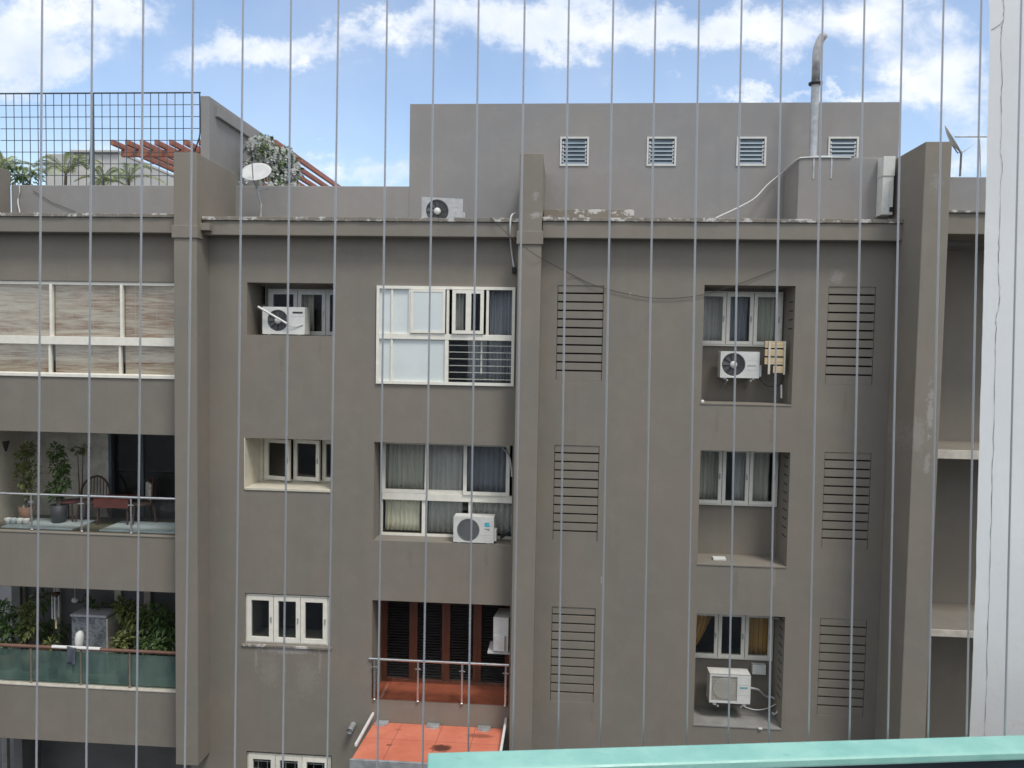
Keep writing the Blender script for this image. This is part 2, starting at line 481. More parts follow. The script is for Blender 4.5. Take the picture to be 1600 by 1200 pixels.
M['green'] = green_mat()
def wire_mat():
    mt, nt, out = new_mat('coated_steel_wire'); k = NT(nt)
    pos = k.n('ShaderNodeNewGeometry').outputs['Position']
    sp = k.n('ShaderNodeSeparateXYZ', {'Vector': pos})
    ang = k.math('SINE', k.math('ADD', k.math('MULTIPLY', sp.outputs[2], 1900), k.math('MULTIPLY', sp.outputs[0], 1500)))
    c = k.mix(k.rng(ang, -1, 1), (.40, .40, .41), (.54, .54, .54))
    finish(k, out, c, .32, ang, .05, .0004, .6, .6)
    return mt
M['wire'] = wire_mat()
def leaf_mat(name, a, b, trans=.25):
    mt, nt, out = new_mat(name); k = NT(nt)
    pos = k.n('ShaderNodeNewGeometry').outputs['Position']
    f = k.noise(pos, 9, 4, .7); isl = k.n('ShaderNodeNewGeometry').outputs['Random Per Island']
    c = k.mix(k.math('ADD', k.math('MULTIPLY', k.rng(f, .3, .7), .5), k.math('MULTIPLY', isl, .5)), a, b)
    d = k.n('ShaderNodeBsdfPrincipled', {'Base Color': c, 'Roughness': .45})
    t = k.n('ShaderNodeBsdfTranslucent', {'Color': c})
    ms = k.n('ShaderNodeMixShader', {0: trans, 1: d.outputs[0], 2: t.outputs[0]})
    nt.links.new(ms.outputs[0], out.inputs[0])
    return mt
M['leaf'] = leaf_mat('green_leaf', (.05, .10, .025), (.15, .22, .07))
M['leafyel'] = leaf_mat('yellow_green_leaf', (.08, .11, .03), (.28, .3, .1))
M['palm'] = leaf_mat('palm_leaf', (.2, .26, .11), (.5, .54, .3))
M['flower'] = leaf_mat('white_petal', (.7, .7, .66), (.82, .82, .8), .2)
def glass(name, tint=(.9, .95, .94), refl=1.0, rough=.02, base=.03):
    mt, nt, out = new_mat(name); k = NT(nt)
    t = k.n('ShaderNodeBsdfTransparent', {'Color': (*tint, 1)})
    g = k.n('ShaderNodeBsdfGlossy', {'Color': (1, 1, 1, 1), 'Roughness': rough})
    fr = k.n('ShaderNodeFresnel', {'IOR': 1.5})
    f = k.math('ADD', k.math('MULTIPLY', fr.outputs[0], refl), base, clamp=True)
    ms = k.n('ShaderNodeMixShader', {0: f, 1: t.outputs[0], 2: g.outputs[0]})
    nt.links.new(ms.outputs[0], out.inputs[0])
    return mt
M['glass'] = glass('window_glass', (.97, .98, .975), .45, .02, .0)
M['clearglass'] = glass('railing_glass', (.97, .985, .978), .6, .02, .004)
M['frost'] = plain('frosted_white_panel', (.68, .72, .69), .35, .04, 1.5)
def frost_green():
    mt, nt, out = new_mat('frosted_green_glass'); k = NT(nt)
    pos = k.n('ShaderNodeNewGeometry').outputs['Position']
    f = k.noise(pos, 1.4, 3, .5, stretch=(1.6, 1, .5))
    c = k.mix(k.rng(f, .35, .65), (.13, .19, .17), (.24, .32, .28))
    d = k.n('ShaderNodeBsdfPrincipled', {'Base Color': c, 'Roughness': .22})
    t = k.n('ShaderNodeBsdfTransparent', {'Color': (.55, .72, .66, 1)})
    ms = k.n('ShaderNodeMixShader', {0: .6, 1: d.outputs[0], 2: t.outputs[0]})
    nt.links.new(ms.outputs[0], out.inputs[0])
    return mt
M['frostgreen'] = frost_green()
M['louvreglass'] = plain('blue_grey_louvre_glass', (.17, .22, .26), .5, .15, 4)
def cloth(name, col): return plain(name, col, .9, .12, 7, stretch=(4, 1, .1))
M['cur_grey'] = cloth('grey_curtain', (.52, .50, .45))
M['cur_cream'] = cloth('cream_curtain', (.86, .79, .6))
M['cur_dark'] = cloth('slate_curtain', (.24, .25, .27))
M['cur_ochre'] = cloth('ochre_curtain', (.55, .31, .08))
M['cur_green'] = cloth('sage_curtain', (.52, .50, .40))

# ------------------------------------------------------------------ the ground
g = MB(); g.quad((-400, -400, 0), (400, -400, 0), (400, 400, 0), (-400, 400, 0))
tag(g.build('ground', M['asphalt']), kind='structure')

# ------------------------------------------------------------------ the grey apartment building
bld = thing('apartment_building', 'grey-brown plastered apartment building with flat roof, pillars, balconies and deep window niches', 'building')
XL = P(17, 280, 1.2).x                      # inner face of the pillar beyond the left edge
XA0, XA1 = P(272, 500, -.5).x, P(307.5, 500, -.5).x   # left pillar
XB0, XB1 = P(807.5, 500, -.42).x, P(843.5, 500, -.42).x # middle pillar
XC0, XC1 = P(1429, 620, -1.05).x, P(1470, 620, -1.05).x # right pillar
XR = 11.6
ZC = 13.0 + 2.35                            # roof level
def zz(px, py, Y=0.): return P(px, py, Y).z
CORN_T, CORN_B = zz(700, 341, -.28), zz(700, 370, -.28)
H = {}
H['A3'] = RC(386, 523, 442, 524, 0); H['A2'] = RC(381.5, 519, 686, 766, 0)
H['A1'] = RC(382.5, 515, 929, 1008, 0); H['A0'] = RC(385, 518, 1177, 1262, 0)
H['B3'] = RC(587, 803, 449.5, 600, 0); H['B2'] = RC(584, 800, 693.5, 848, 0); H['B1'] = RC(581, 796, 942, 1098, 0)
H['C3'] = RC(1098, 1240, 446, 632, 0); H['C2'] = RC(1092, 1232, 705, 884, 0); H['C1'] = RC(1086, 1224, 961, 1136, 0)
H['D3'] = RC(870, 942, 446, 594, 0); H['D2'] = RC(865, 935, 696, 845, 0); H['D1'] = RC(861, 929, 949, 1097, 0)
H['E3'] = RC(1292, 1366, 448, 601, 0); H['E2'] = RC(1286, 1359, 707, 857, 0); H['E1'] = RC(1279, 1352, 967, 1119, 0)
WT = .85                                    # wall depth, so niches have their reveals
b = MB(); b.holes(XA0 + .05, XC1, 0, CORN_T - .1, 0, WT, list(H.values()))
b.build('wall', M['wall'], bld, merge=True, bevel=.012)
# left bay: full width bands between the openings
ZW3t, ZW3b = zz(137, 440), zz(137, 588)
ZB2t, ZB2b = zz(137, 677), zz(137, 836)
ZB1t, ZB1b = zz(137, 921), zz(137, 1076)
ZB0t = zz(137, 1161)
for (z0, z1) in ((ZW3t, CORN_T - .1), (ZB2t, ZW3b), (ZB1t, ZB2b), (ZB0t, ZB1b), (0, ZB0t - 2.0)):
    b = MB(); b.box(XL, XA0 + .05 - .002, 0, .2, z0, z1); b.build('spandrel', M['wall'], bld, bevel=.012)
for z0 in (ZB2b - .02, ZB1b - .02):         # balcony curb tops
    b = MB(); b.box(XL, XA0, -.012, .16, z0 + .022, z0 + .05); b.build('curb', M['ledge'] if z0 < 8 else M['wall'], bld, bevel=.006)
# cornices
def cornice(x0, x1, y, zt, zb):
    b = MB(); b.box(x0, x1, y, 1.2, zb, zt - .07); b.build('cornice', M['wall'], bld, bevel=.012)
    c = MB(); n = 24
    # coping with a slightly broken edge
    for i in range(n):
        a, d = x0 + (x1 - x0) * i / n, x0 + (x1 - x0) * (i + 1) / n
        c.box(a, d, y - .03 - random.random() * .012, 1.19, zt - .068, zt + random.uniform(-.006, .008))
    c.build('coping', M['coping'], bld, bevel=.008)
cornice(XL, XA0, -.28, zz(137, 333.5, -.28), zz(137, 363, -.28))
cornice(XA1 + .01, XB0, -.28, CORN_T, CORN_B)
cornice(XB1 + .01, XC0 + .003, -.28, zz(1120, 341.5, -.28), zz(1120, 374, -.28))
b = MB(); b.box(XA1, XA1 + .2, -.42, -.28, zz(320, 360, -.4), zz(320, 349, -.4)); b.build('gutter_outlet', M['pillar'], bld, bevel=.008)
# ledge strip above the right cornice
b = MB(); b.box(P(850, 335, .3).x, P(990, 335, .3).x, .2, 1.19, zz(930, 341, .2), zz(930, 327, .2)); b.build('roof_curb', M['coping'], bld, bevel=.01)
# pillars with the wing walls behind them
def pillar(x0, x1, yf, zt, z0, yb, collar=None):
    b = MB(); b.box(x0, x1, yf, -.002, z0, zt); b.box(x0, x1, 0, yb, CORN_T - .05, zt)
    b.build('pillar', M['pillar'], bld, bevel=.014, merge=True)
    if collar:
        c = MB(); c.box(x0 - .035, x1 + .035, yf - .03, -.05, collar[0], collar[1]); c.build('pillar_collar', M['pillar'], bld, bevel=.01)
ZAt = zz(290, 238, -.5)
def pillar2(x0, x1, yf, zt, z0, yb, zcol=None):
    b = MB()
    prof = [(yf, z0), (-.002, z0), (-.002, CORN_T - .05), (yb, CORN_T - .05), (yb, zt), (yf, zt)]
    n = len(prof)
    b.add([(x0, y, z) for y, z in prof] + [(x1, y, z) for y, z in prof],
          [(0, 5, 2, 1), (5, 4, 3, 2), (6, 7, 8, 11), (8, 9, 10, 11)] + [(j, (j + 1) % n, (j + 1) % n + n, j + n) for j in range(n)])
    b.build('pillar', M['pillar'], bld, bevel=.014, merge=True)
    if zcol:
        c = MB()
        c.box(x0 - .03, x1 + .03, yf - .03, -.3, zcol[0], zcol[1]); c.build('pillar_collar', M['pillar'], bld, bevel=.01)
pillar2(XA0, XA1, -.5, ZAt, zz(290, 1196, -.5), 1.2, (zz(290, 372, -.5), zz(290, 352, -.5)))
pillar2(XB0, XB1, -.42, zz(832, 239, -.42), 0, 1.2, (zz(826, 382, -.42), zz(826, 361, -.42)))
pillar2(XC0, XC1, -1.05, zz(1468, 221, -1.05), 0, 1.3)
pillar2(XL - .6, XL - .003, -.5, zz(0, 235, -.5), 0, 1.2)
# parapet, penthouse and roof
YP = 1.2
ZPar = zz(500, 290.5, YP)
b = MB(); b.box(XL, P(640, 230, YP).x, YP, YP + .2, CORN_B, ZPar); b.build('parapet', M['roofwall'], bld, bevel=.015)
XP0, XP1, _, ZPen = RC(640, 1404, 161, 300, YP)
LV = [RC(875, 920, 214, 259.5, YP), RC(1010.5, 1056.5, 214, 259.5, YP), RC(1150.5, 1197, 214, 259.5, YP), RC(1293.5, 1341, 214, 260, YP)]
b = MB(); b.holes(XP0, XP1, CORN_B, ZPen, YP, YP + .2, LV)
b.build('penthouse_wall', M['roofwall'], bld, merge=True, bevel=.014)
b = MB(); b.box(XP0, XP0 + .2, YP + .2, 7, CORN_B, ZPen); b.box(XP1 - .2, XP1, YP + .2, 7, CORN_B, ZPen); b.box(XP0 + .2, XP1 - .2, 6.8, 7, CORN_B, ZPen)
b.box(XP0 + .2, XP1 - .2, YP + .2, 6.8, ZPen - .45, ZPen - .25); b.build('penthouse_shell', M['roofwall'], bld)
b = MB(); b.box(XL, XR, 1.42, 30, ZC - .2, ZC); b.box(XL, XC1 - .1, .86, 1.19, ZC - .2, ZC - .03)
b.build('roof', M['slab'], bld)
# high wall on the roof, running back
xh0, xh1 = P(313, 210, YP).x, P(326.5, 210, YP).x
zh = zz(320, 149.5, YP)
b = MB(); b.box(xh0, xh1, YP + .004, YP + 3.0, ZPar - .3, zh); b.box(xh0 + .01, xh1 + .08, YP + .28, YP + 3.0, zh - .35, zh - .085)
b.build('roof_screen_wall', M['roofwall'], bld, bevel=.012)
# pale stair room further back on the roof
q0, q1 = P(70, 260, 9), P(186, 260, 9)
b = MB(); b.box(q0.x, q1.x, 9, 16, ZC, zz(120, 240, 9)); b.box(q0.x + .9, q1.x + .02, 8.9, 16.1, zz(120, 240, 9) + .002, zz(120, 235, 9)); b.build('stair_room', M['palewall'], bld, bevel=.02)
# chimney base box on the roof edge
cx0, cx1, cz0, cz1 = RC(1247, 1404, 246, 335, .25)
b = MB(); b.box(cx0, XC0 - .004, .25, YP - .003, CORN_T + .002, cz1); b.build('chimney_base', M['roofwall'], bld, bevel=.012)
# rooms behind the facade
b = MB()
b.box(XL, XR, 3.6, 3.8, 0, ZC - .2)
b.box(XL - .2, XL - .004, 1.3, 3.6, 0, ZC - .2); b.box(XR - .2, XR, 1.3, 3.6, 0, ZC - .2)
for xx in (XA0 + .1, P(560, 600, 1).x, P(850, 600, 1).x, P(1060, 600, 1).x, P(1300, 600, 1).x): b.box(xx, xx + .12, .86, 3.59, 0, ZC - .21)
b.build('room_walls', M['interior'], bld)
ZF = [zz(690, 608), zz(690, 850), zz(690, 1100), zz(690, 1100) - 3.0]
b = MB()
for zf in ZF:
    b.box(XA0 + .24, XC1 - .1, .86, 3.58, zf - .18, zf)
b.build('floor_slab', M['slab'], bld)

# ------------------------------------------------------------------ windows
def curtain(x0, x1, y, z0, z1, mat, parent, folds=None, amp=.022, taper=None):
    b = MB(); folds = folds or max(3, int((x1 - x0) / .085)); n = folds * 6
    ph = [random.uniform(.6, 1.3) for _ in range(folds + 2)]
    rows = 5
    for r in range(rows):
        t = r / (rows - 1); z = z1 + (z0 - z1) * t
        for i in range(n + 1):
            f = i / n; a = amp * ph[int(f * folds)] * (1 - .25 * t)
            xe = x1 if taper is None else x1 + (x0 + taper * (x1 - x0) - x1) * t ** 1.5
            b.v.append((x0 + (xe - x0) * f + .006 * math.sin(9 * f + r), y + a * math.sin(2 * math.pi * folds * f + .6 * t), z))
    for r in range(rows - 1):
        for i in range(n):
            k = r * (n + 1) + i
            b.f.append([k, k + n + 1, k + n + 2, k + 1]); b.mi.append(0); b.smooth.append(True)
    return b.build('curtain', mat, parent, solid=.004)
def frame_mb(x0, x1, z0, z1, y0, y1, t):
    b = MB(); b.holes(x0, x1, z0, z1, y0, y1, [(x0 + t, x1 - t, z0 + t, z1 - t)]); return b
def casement(x0, x1, z0, z1, Y, n=3, mat='white', angles=None, tilt=None, sash_t=.075, label=None):
    "window > frame, n sashes, n panes"
    w = frame_mb(x0, x1, z0, z1, Y, Y + .09, .03)
    ws = (x1 - x0 - .06 - .006 * (n - 1)) / n
    for i in range(1, n):
        a = x0 + .03 + i * ws + (i - .5) * .006
        w.box(a - .022, a + .022, Y + .045, Y + .085, z0 + .03, z1 - .03)
    win = w.build('window', M[mat], bld, bevel=.004)
    if label: win['label'] = label
    for i in range(n):
        a = x0 + .03 + i * (ws + .006) + .003; h0, h1 = z0 + .033, z1 - .033
        ang = (angles or [0] * n)[i]; tl = (tilt or [0] * n)[i]
        s = frame_mb(0, ws - .006, h0 - h1, 0, -.022, .035, sash_t)
        s.mat(1).box(ws - .06, ws - .035, -.04, -.0225, (h0 - h1) / 2 - .06, (h0 - h1) / 2 + .05)
        s.build('sash', [M[mat], M['greymetal']], win, (a, Y + .005, h1), (tl, 0, ang), bevel=.005)
        p = MB(); p.box(sash_t - .008, ws - .006 - sash_t + .008, .004, .010, h0 - h1 + sash_t - .008, -sash_t + .008)
        p.build('pane', M['glass'], win, (a, Y + .005, h1), (tl, 0, ang))
    return win
# left column
x0, x1, z0, z1 = RC(419, 556, 452, 526, .62)
b = MB(); h = H['A3']; b.holes(h[0], h[1], h[2], h[3], .66, .76, [(x0 + .01, min(x1, h[1] + .5), z0 + .01, z1 - .01), (P(404, 460, .66).x, x0 - .08, zz(412, 476, .66), zz(412, 447, .66))])
b.build('niche_wall', M['wall'], bld, merge=True)
win = casement(x0, x1, z0, z1, .62, 3, 'whitegrey', label='white casement window deep in a dark niche behind an outdoor unit')
curtain(P(470, 480, .8).x, P(490, 480, .8).x, .84, z0, z1, M['cur_green'], win)
x0, x1, z0, z1 = RC(413, 552, 684, 752, .8)
win = casement(x0, x1, z0, z1, .76, 3, 'white', angles=[R(-14), R(-12), R(-12)], label='white casement window with sashes ajar in a cream lined niche')
h = H['A2']; b = MB()
b.box(h[0], h[0] + .02, -.012, .75, h[2], h[3]); b.box(h[0] + .02, h[1], -.02, .75, h[2] - .015, h[2] + .03); b.box(h[0] + .02, h[1] - .02, .7, .75, h[2] + .03, z0); b.box(h[0] + .02, x0, .7, .75, z0, h[3])
b.box(h[1] - .02, h[1], 0, .75, h[2] + .03, h[3])
b.build('niche_lining', M['cream'], bld, bevel=.004)
x0, x1, z0, z1 = RC(384, 514, 930, 1006, .05); casement(x0, x1, z0, z1, .05, 3, 'white', sash_t=.085, label='white three pane window set flush above a stained sill')
h = H['A1']; b = MB(); b.box(h[0] - .06, h[1] + .05, -.035, .05, h[2] - .05, h[2] - .004); b.build('window_sill', M['coping'], bld, bevel=.006)
x0, x1, z0, z1 = RC(386.5, 517, 1179, 1262, .05)
win = casement(x0, x1, z0, z1, .05, 3, 'white', tilt=[0, 0, R(-7)], sash_t=.085, label='white window cut by the lower edge of the photo, right sash tilted open')
b = MB()
for i in range(1, 5): b.box(x0 + .05, x1 - .05, .115, .13, z1 - .05 - i * .16, z1 - .035 - i * .16)
for i in range(1, 9): xx = x0 + (x1 - x0) * i / 9; b.box(xx - .006, xx + .006, .131, .141, z0, z1)
b.build('window_grille', M['whitegrey'], win)

# big flush window of the middle bay, upper floor
x0, x1, z0, z1 = RC(588, 804, 447.5, 601.5, -.03)
def wx(px, py=525, Y=-.03): return P(px, py, Y).x
def wz(py, px=695, Y=-.03): return P(px, py, Y).z
b = frame_mb(x0, x1, z0, z1, -.04, .06, .055)
zt0, zt1 = wz(531), wz(522)
b.box(x0 + .055, x1 - .055, -.035, .05, zt0, zt1)
xm = wx(698)
b.box(xm - .035, xm + .035, -.03, .05, z0 + .055, zt0)
for pxm in (640, 699, 761): b.box(wx(pxm) - .025, wx(pxm) + .025, -.03, .05, zt1, z1 - .055)
for (za, zb) in ((z0 + .055, zt0), (zt1, z1 - .055)): b.box(wx(612) - .02, wx(612) + .02, -.025, .03, za, zb)
win = b.build('window', M['white'], bld, bevel=.005); win['label'] = 'large white framed window with frosted panels and small sliding sashes'
p = MB(); p.box(x0 + .05, xm, .01, .025, z0 + .05, zt0); p.box(x0 + .05, wx(640), .01, .025, zt1, z1 - .05); p.build('frosted_panel', M['frost'], win)
s = frame_mb(wx(639) + .03, wx(697) - .02, zt1 + .01, z1 - .06, -.06, -.035, .05); s.build('sash', M['white'], win, bevel=.004)
p = MB(); p.box(wx(639) + .07, wx(697) - .06, -.052, -.045, zt1 + .05, z1 - .1); p.build('frosted_panel', M['frost'], win)
a0, a1 = wx(704), wx(757)
for (u0, u1, yy) in ((a0 + .03, (a0 + a1) / 2 + .03, -.075), ((a0 + a1) / 2 - .0, a1 - .02, -.06)):
    s = frame_mb(u0, u1, zt1 + .01, z1 - .065, yy, yy + .03, .065); s.build('sash', M['white'], win, bevel=.004)
p = MB(); p.box(a0 + .075, a1 - .065, -.047, -.042, zt1 + .07, z1 - .14); p.box(wx(762), x1 - .05, .01, .016, zt1, z1 - .05); p.box(xm + .03, x1 - .05, .01, .016, z0 + .05, zt0)
p.build('pane', M['glass'], win)
curtain(wx(763), x1 - .05, .16, z0 + .06, z1 - .06, M['cur_dark'], win, 7)
curtain(wx(706), wx(722), .2, zt1, z1 - .1, M['cur_grey'], win, 3)
curtain(wx(728), x1 - .05, .3, z0 + .06, zt0, M['cur_dark'], win, 9)
b = MB()
for i in range(6): zz0 = zt0 - .1 - i * .128; b.box(xm + .035, x1 - .055, .035, .05, zz0 - .007, zz0 + .007)
b.box(wx(752) - .015, wx(752) + .015, .051, .07, z0 + .22, zt0)
b.build('window_grille', M['white'], win)

# recessed middle bay window
YB = .42
x0, x1, z0, z1 = RC(594, 810, 693, 843.5, YB); z0 = H['B2'][2] + .004; z1 = H['B2'][3] + .02
def wx(px, py=770, Y=YB): return P(px, py, Y).x
def wz(py, px=700, Y=YB): return P(px, py, Y).z
b = frame_mb(x0, x1, z0, z1, YB, YB + .06, .05)
zt0, zt1 = wz(783), wz(772)
b.box(x0 + .05, x1 - .05, YB - .03, YB + .05, zt0, zt1)
for pxm in (662, 735): b.box(wx(pxm) - .035, wx(pxm) + .035, YB + .002, YB + .05, z0 + .05, zt0)
win = b.build('window', M['white'], bld, bevel=.005); win['label'] = 'white framed recessed window with pale curtains and long transom'
for (u0, u1, yy) in ((wx(597), wx(669), YB - .02), (wx(664), wx(729), YB + .015), (wx(724), wx(796), YB - .05)):
    s = frame_mb(u0, u1, zt1 + .004, z1 - .03, yy - .012, yy + .02, .07); s.build('sash', M['white'], win, bevel=.004)
    p = MB(); p.box(u0 + .06, u1 - .06, yy, yy + .006, zt1 + .06, z1 - .09); p.build('pane', M['glass'], win)
p = MB(); p.box(x0 + .04, x1 - .04, YB + .02, YB + .026, z0 + .04, zt0); p.build('pane', M['clearglass'], win)
curtain(wx(600), wx(655), YB + .13, z0 + .08, zt0, M['cur_cream'], win, 8, .03)
curtain(wx(600), wx(660), YB + .15, zt1, z1, M['cur_green'], win, 8)
curtain(wx(668), wx(722), YB + .14, z0 + .06, z1, M['cur_grey'], win, 6)
curtain(wx(732), wx(806), YB + .16, z0 + .06, zt0, M['cur_grey'], win, 8, .03)
curtain(wx(728), wx(795), YB + .18, zt1, z1, M['cur_dark'], win, 8)

# left bay upper windows with bamboo blinds
x0, x1 = XL, XA0
z0, z1 = ZW3b, ZW3t
def wx(px, py=515): return P(px, py, .03).x
def wz(py, px=137): return P(px, py, .03).z
b = frame_mb(x0, x1, z0, z1, .03, .12, .06)
zt0, zt1 = wz(539), wz(526)
b.box(x0 + .06, x1, -.0, .11, zt0, zt1)
for px_ in (80, 190): b.box(wx(px_) - .027, wx(px_) + .027, .02, .11, zt1, z1 - .06)
for px_ in (77, 187): b.box(wx(px_) - .022, wx(px_) + .022, .025, .11, z0 + .06, zt0)
b.box(x0, x1, -.03, .06, z0 - .02, z0 + .045)
win = b.build('window', M['white'], bld, bevel=.005); win['label'] = 'wide white window with bamboo blinds drawn down behind the panes'
p = MB(); p.box(x0 + .05, x1, .075, .081, z0 + .04, z1 - .05); p.build('pane', M['clearglass'], win)
edges = [x0 + .06, wx(80), wx(190), x1]
for i in range(3):
    p = MB(); p.box(edges[i] + .02, edges[i + 1] - (.03 if i < 2 else 0), .125, .135, z0 + .05, z1 - .06); p.build('blind', M['bamboo'], win)

# triple windows of the right-hand niches
def niche(hk, wpix, Yb, cur, ledge_label):
    h = H[hk]; x0, x1, z0, z1 = RC(*wpix, Yb)
    b = MB(); b.holes(h[0], h[1], h[2], h[3], Yb, Yb + .08, [(x0 + .01, x1 - .01, z0 + .01, z1 - .01)])
    b.build('niche_wall', M['wall'], bld, merge=True)
    win = casement(x0, x1, z0, z1, Yb - .06, 3, 'white', sash_t=.065, label=ledge_label)
    b = MB(); b.box(h[0] - .01, h[1], -.012, Yb - .001, h[2] - .02, h[2] + .012); b.build('niche_sill', M['slab'] if hk == 'C1' else M['wall'], bld, bevel=.006)
    for (f0, f1, mt, tp) in cur: curtain(x0 + (x1 - x0) * f0, x0 + (x1 - x0) * f1, Yb + .14, z0, z1, M[mt], win, taper=tp)
    # ends of the louvre slots in the right reveal
    n = 10 if hk != 'C3' else 4
    for i in range(n):
        zc = h[3] - (.28 if hk == 'C3' else .13) - i * .165
        v = MB(); v.box(h[1] - .004, h[1] + .01, .12, .36, zc - .012, zc + .012); v.build('slot_vent', M['slot'], bld)
niche('C3', (1089, 1221, 456, 541), .74, [(0, .33, 'cur_grey', None), (.36, .62, 'cur_dark', None), (.66, 1, 'cur_green', None)], 'white casement window with grey curtains above an outdoor unit with round dark fan')
niche('C2', (1083, 1214, 698, 789), .74, [(0, .33, 'cur_green', None), (.5, .64, 'cur_grey', None), (.67, .93, 'cur_green', None)], 'white casement window with sage curtains above an empty niche')
niche('C1', (1077, 1207, 954, 1028), .74, [(0, .3, 'cur_ochre', .15), (.68, .97, 'cur_ochre', None)], 'white casement window with ochre curtains above a square grilled outdoor unit')

# louvre vent panels
for hk in ('D3', 'D2', 'D1', 'E3', 'E2', 'E1'):
    h = H[hk]; b = MB(); n = 11
    pitch = (h[3] - h[2]) / n
    for i in range(n):
        zt = h[3] - i * pitch; jit = random.uniform(-.003, .003)
        b.box(h[0] + .008, h[1] - .008, .012 + jit, .12, zt - pitch + (.03 if i < n - 1 else 0), zt)
    b.mat(1).box(h[0], h[1], .13, .15, h[2], h[3])
    b.build('vent_panel', [M['wall'], M['slot']], bld, bevel=.003)

# louvre windows of the penthouse
for i, (x0, x1, z0, z1) in enumerate(LV):
    b = frame_mb(x0, x1, z0, z1, YP - .02, YP + .08, .036)
    for j in range(6):
        zc = z0 + .07 + (z1 - z0 - .14) * (j + .5) / 6
        for xx in (x0 + .045, x1 - .075): b.box(xx, xx + .03, YP, YP + .06, zc - .028, zc + .02)
    win = b.build('louvre_window', M['whitegrey'], bld, bevel=.004)
    for j in range(6):
        zc = z0 + .05 + (z1 - z0 - .1) * (j + .5) / 6; s = MB(); hh = (z1 - z0 - .1) / 12 + .012
        s.add([(x0 + .055, YP - .005, zc - hh), (x1 - .055, YP - .005, zc - hh), (x1 - .055, YP + .05, zc + hh), (x0 + .055, YP + .05, zc + hh)], [(0, 1, 2, 3)])
        s.build('glass_slat', M['louvreglass'], win, solid=.006)
    bk = MB(); bk.box(x0 + .02, x1 - .02, YP + .09, YP + .1, z0 + .02, z1 - .02); bk.build('dark_backing', M['slot'], win)  # plain dark sheet closing the opening behind the slats

# ------------------------------------------------------------------ timber doors of the middle balcony
YD = .8
h = H['B1']
b = MB()
for px_ in (599, 646, 697, 746, 796):
    xc = P(px_, 1000, YD).x; b.box(xc - .085, xc + .085, YD - .03, YD + .03, h[2] + .1, h[3] + .3)
b.box(h[0], h[1] + .1, YD - .02, YD + .02, h[2], h[2] + .1)
door = b.build('balcony_door', M['wood'], bld, bevel=.006)
xs = [P(px_, 1000, YD).x for px_ in (599, 646, 697, 746, 796)]
for i in range(4):
    s = MB(); zq = h[2] + .12
    while zq < h[3] + .2:
        s.add([(xs[i] + .085, YD + .035, zq), (xs[i + 1] - .085, YD + .035, zq), (xs[i + 1] - .085, YD - .005, zq + .05), (xs[i] + .085, YD - .005, zq + .05)], [(0, 1, 2, 3)])
        zq += .058
    s.build('louvre_panel', M['dark'], door, solid=.006)
b = MB(); b.box(h[0] + .003, h[1] - .003, .02, YD + .02, h[2] - .02, h[2] + .018); b.build('balcony_floor', M['redfloor'], bld)

# ------------------------------------------------------------------ railings
def railing(x0, x1, y, zb, zt, posts, railmat, glassmat, rr, label, postmat='steel', inset=.05):
    b = MB(); b.tube([(x0, y, zt), (x1, y, zt)], rr, 12); ra = b.build('railing', M[railmat], bld); ra['label'] = label
    for xp in posts:
        p = MB(); p.box(xp - .019, xp + .019, y - .012, y + .012, zb, zt - rr * .7)
        if postmat == 'steel': p.box(xp - .06, xp + .06, y - .02, y - .013, zt - .17, zt - .145)
        p.lathe([(.001, 0), (.032, .0), (.032, .02), (.019, .03)], (xp, y, zb), 10)
        p.build('post', M[postmat], ra, bevel=.003)
    e = [x0] + list(posts) + [x1]
    for i in range(len(e) - 1):
        if e[i + 1] - e[i] < .2: continue
        p = MB(); p.box(e[i] + .03, e[i + 1] - .03, y - .004, y + .004, zb + .04, zt - .07); p.build('glass_panel', M[glassmat], ra)
    return ra
railing(XL, XA0 - .002, .08, ZB2b + .04, zz(137, 775, .08), [P(p, 800, .08).x for p in (-29, 49.5, 127.5, 205)], 'steel', 'clearglass', .027, 'steel handrail with clear glass panels')
rl = railing(XL, XA0 - .002, .08, ZB1b + .04, zz(137, 1014, .08), [P(p, 1050, .08).x for p in (-30, 49, 126.5, 203)], 'rail_brown', 'frostgreen', .035, 'brown handrail over green frosted glass panels', 'bronze')
b = MB(); xa, xb = P(82, 1011, .08).x, P(157, 1015, .08).x; b.tube([(xa, .08, zz(137, 1014, .08) + .012), (xb, .08, zz(137, 1014, .08) + .012)], .036, 12); b.build('white_rail_section', M['pot'], rl)  # short white tube over part of the handrail
h = H['B1']
railing(h[0] - .05, h[1] - .003, -.02, h[2] + .005, zz(690, 1034.5, -.02), [P(p, 1065, -.02).x for p in (585, 653, 722, 790)], 'steel', 'clearglass', .026, 'slim steel handrail with glass in front of timber doors')
# left balconies: floors, walls and openings
for (zb, zt, flo) in ((ZB2b, ZB2t, 'olive'), (ZB1b, ZB1t, 'slab'), (ZB0t - 2.0, ZB0t, 'slab')):
    b = MB(); b.box(XL, XA0 + .04, .2, 1.5, zb - .2, zb + .02); b.build('balcony_floor', M[flo], bld)
    b = MB(); b.box(XL, XA0 + .04, .2, 1.5, zt + .003, zt + .18); b.build('balcony_ceiling', M['wall'], bld)
b = MB()
xd = P(172, 740, 1.45).x
b.holes(XL, XA0 + .04, ZB2b + .02, ZB2t, 1.45, 1.6, [(xd, XA0 + .04, ZB2b + .02, ZB2t)])
b.build('balcony_wall', M['ledge'], bld, merge=True)
b = MB(); b.box(XL + .001, XL + .03, .21, 1.44, ZB2b + .021, ZB2t - .002); b.build('balcony_side_wall', M['cream'], bld)
b = MB(); b.box(xd - .005, xd + .06, 1.4, 1.5, ZB2b + .021, ZB2t); b.box(P(222, 740, 1.5).x - .03, P(222, 740, 1.5).x + .03, 1.5, 1.55, ZB2b + .021, ZB2t)
dr = b.build('sliding_door', M['fence'], bld)
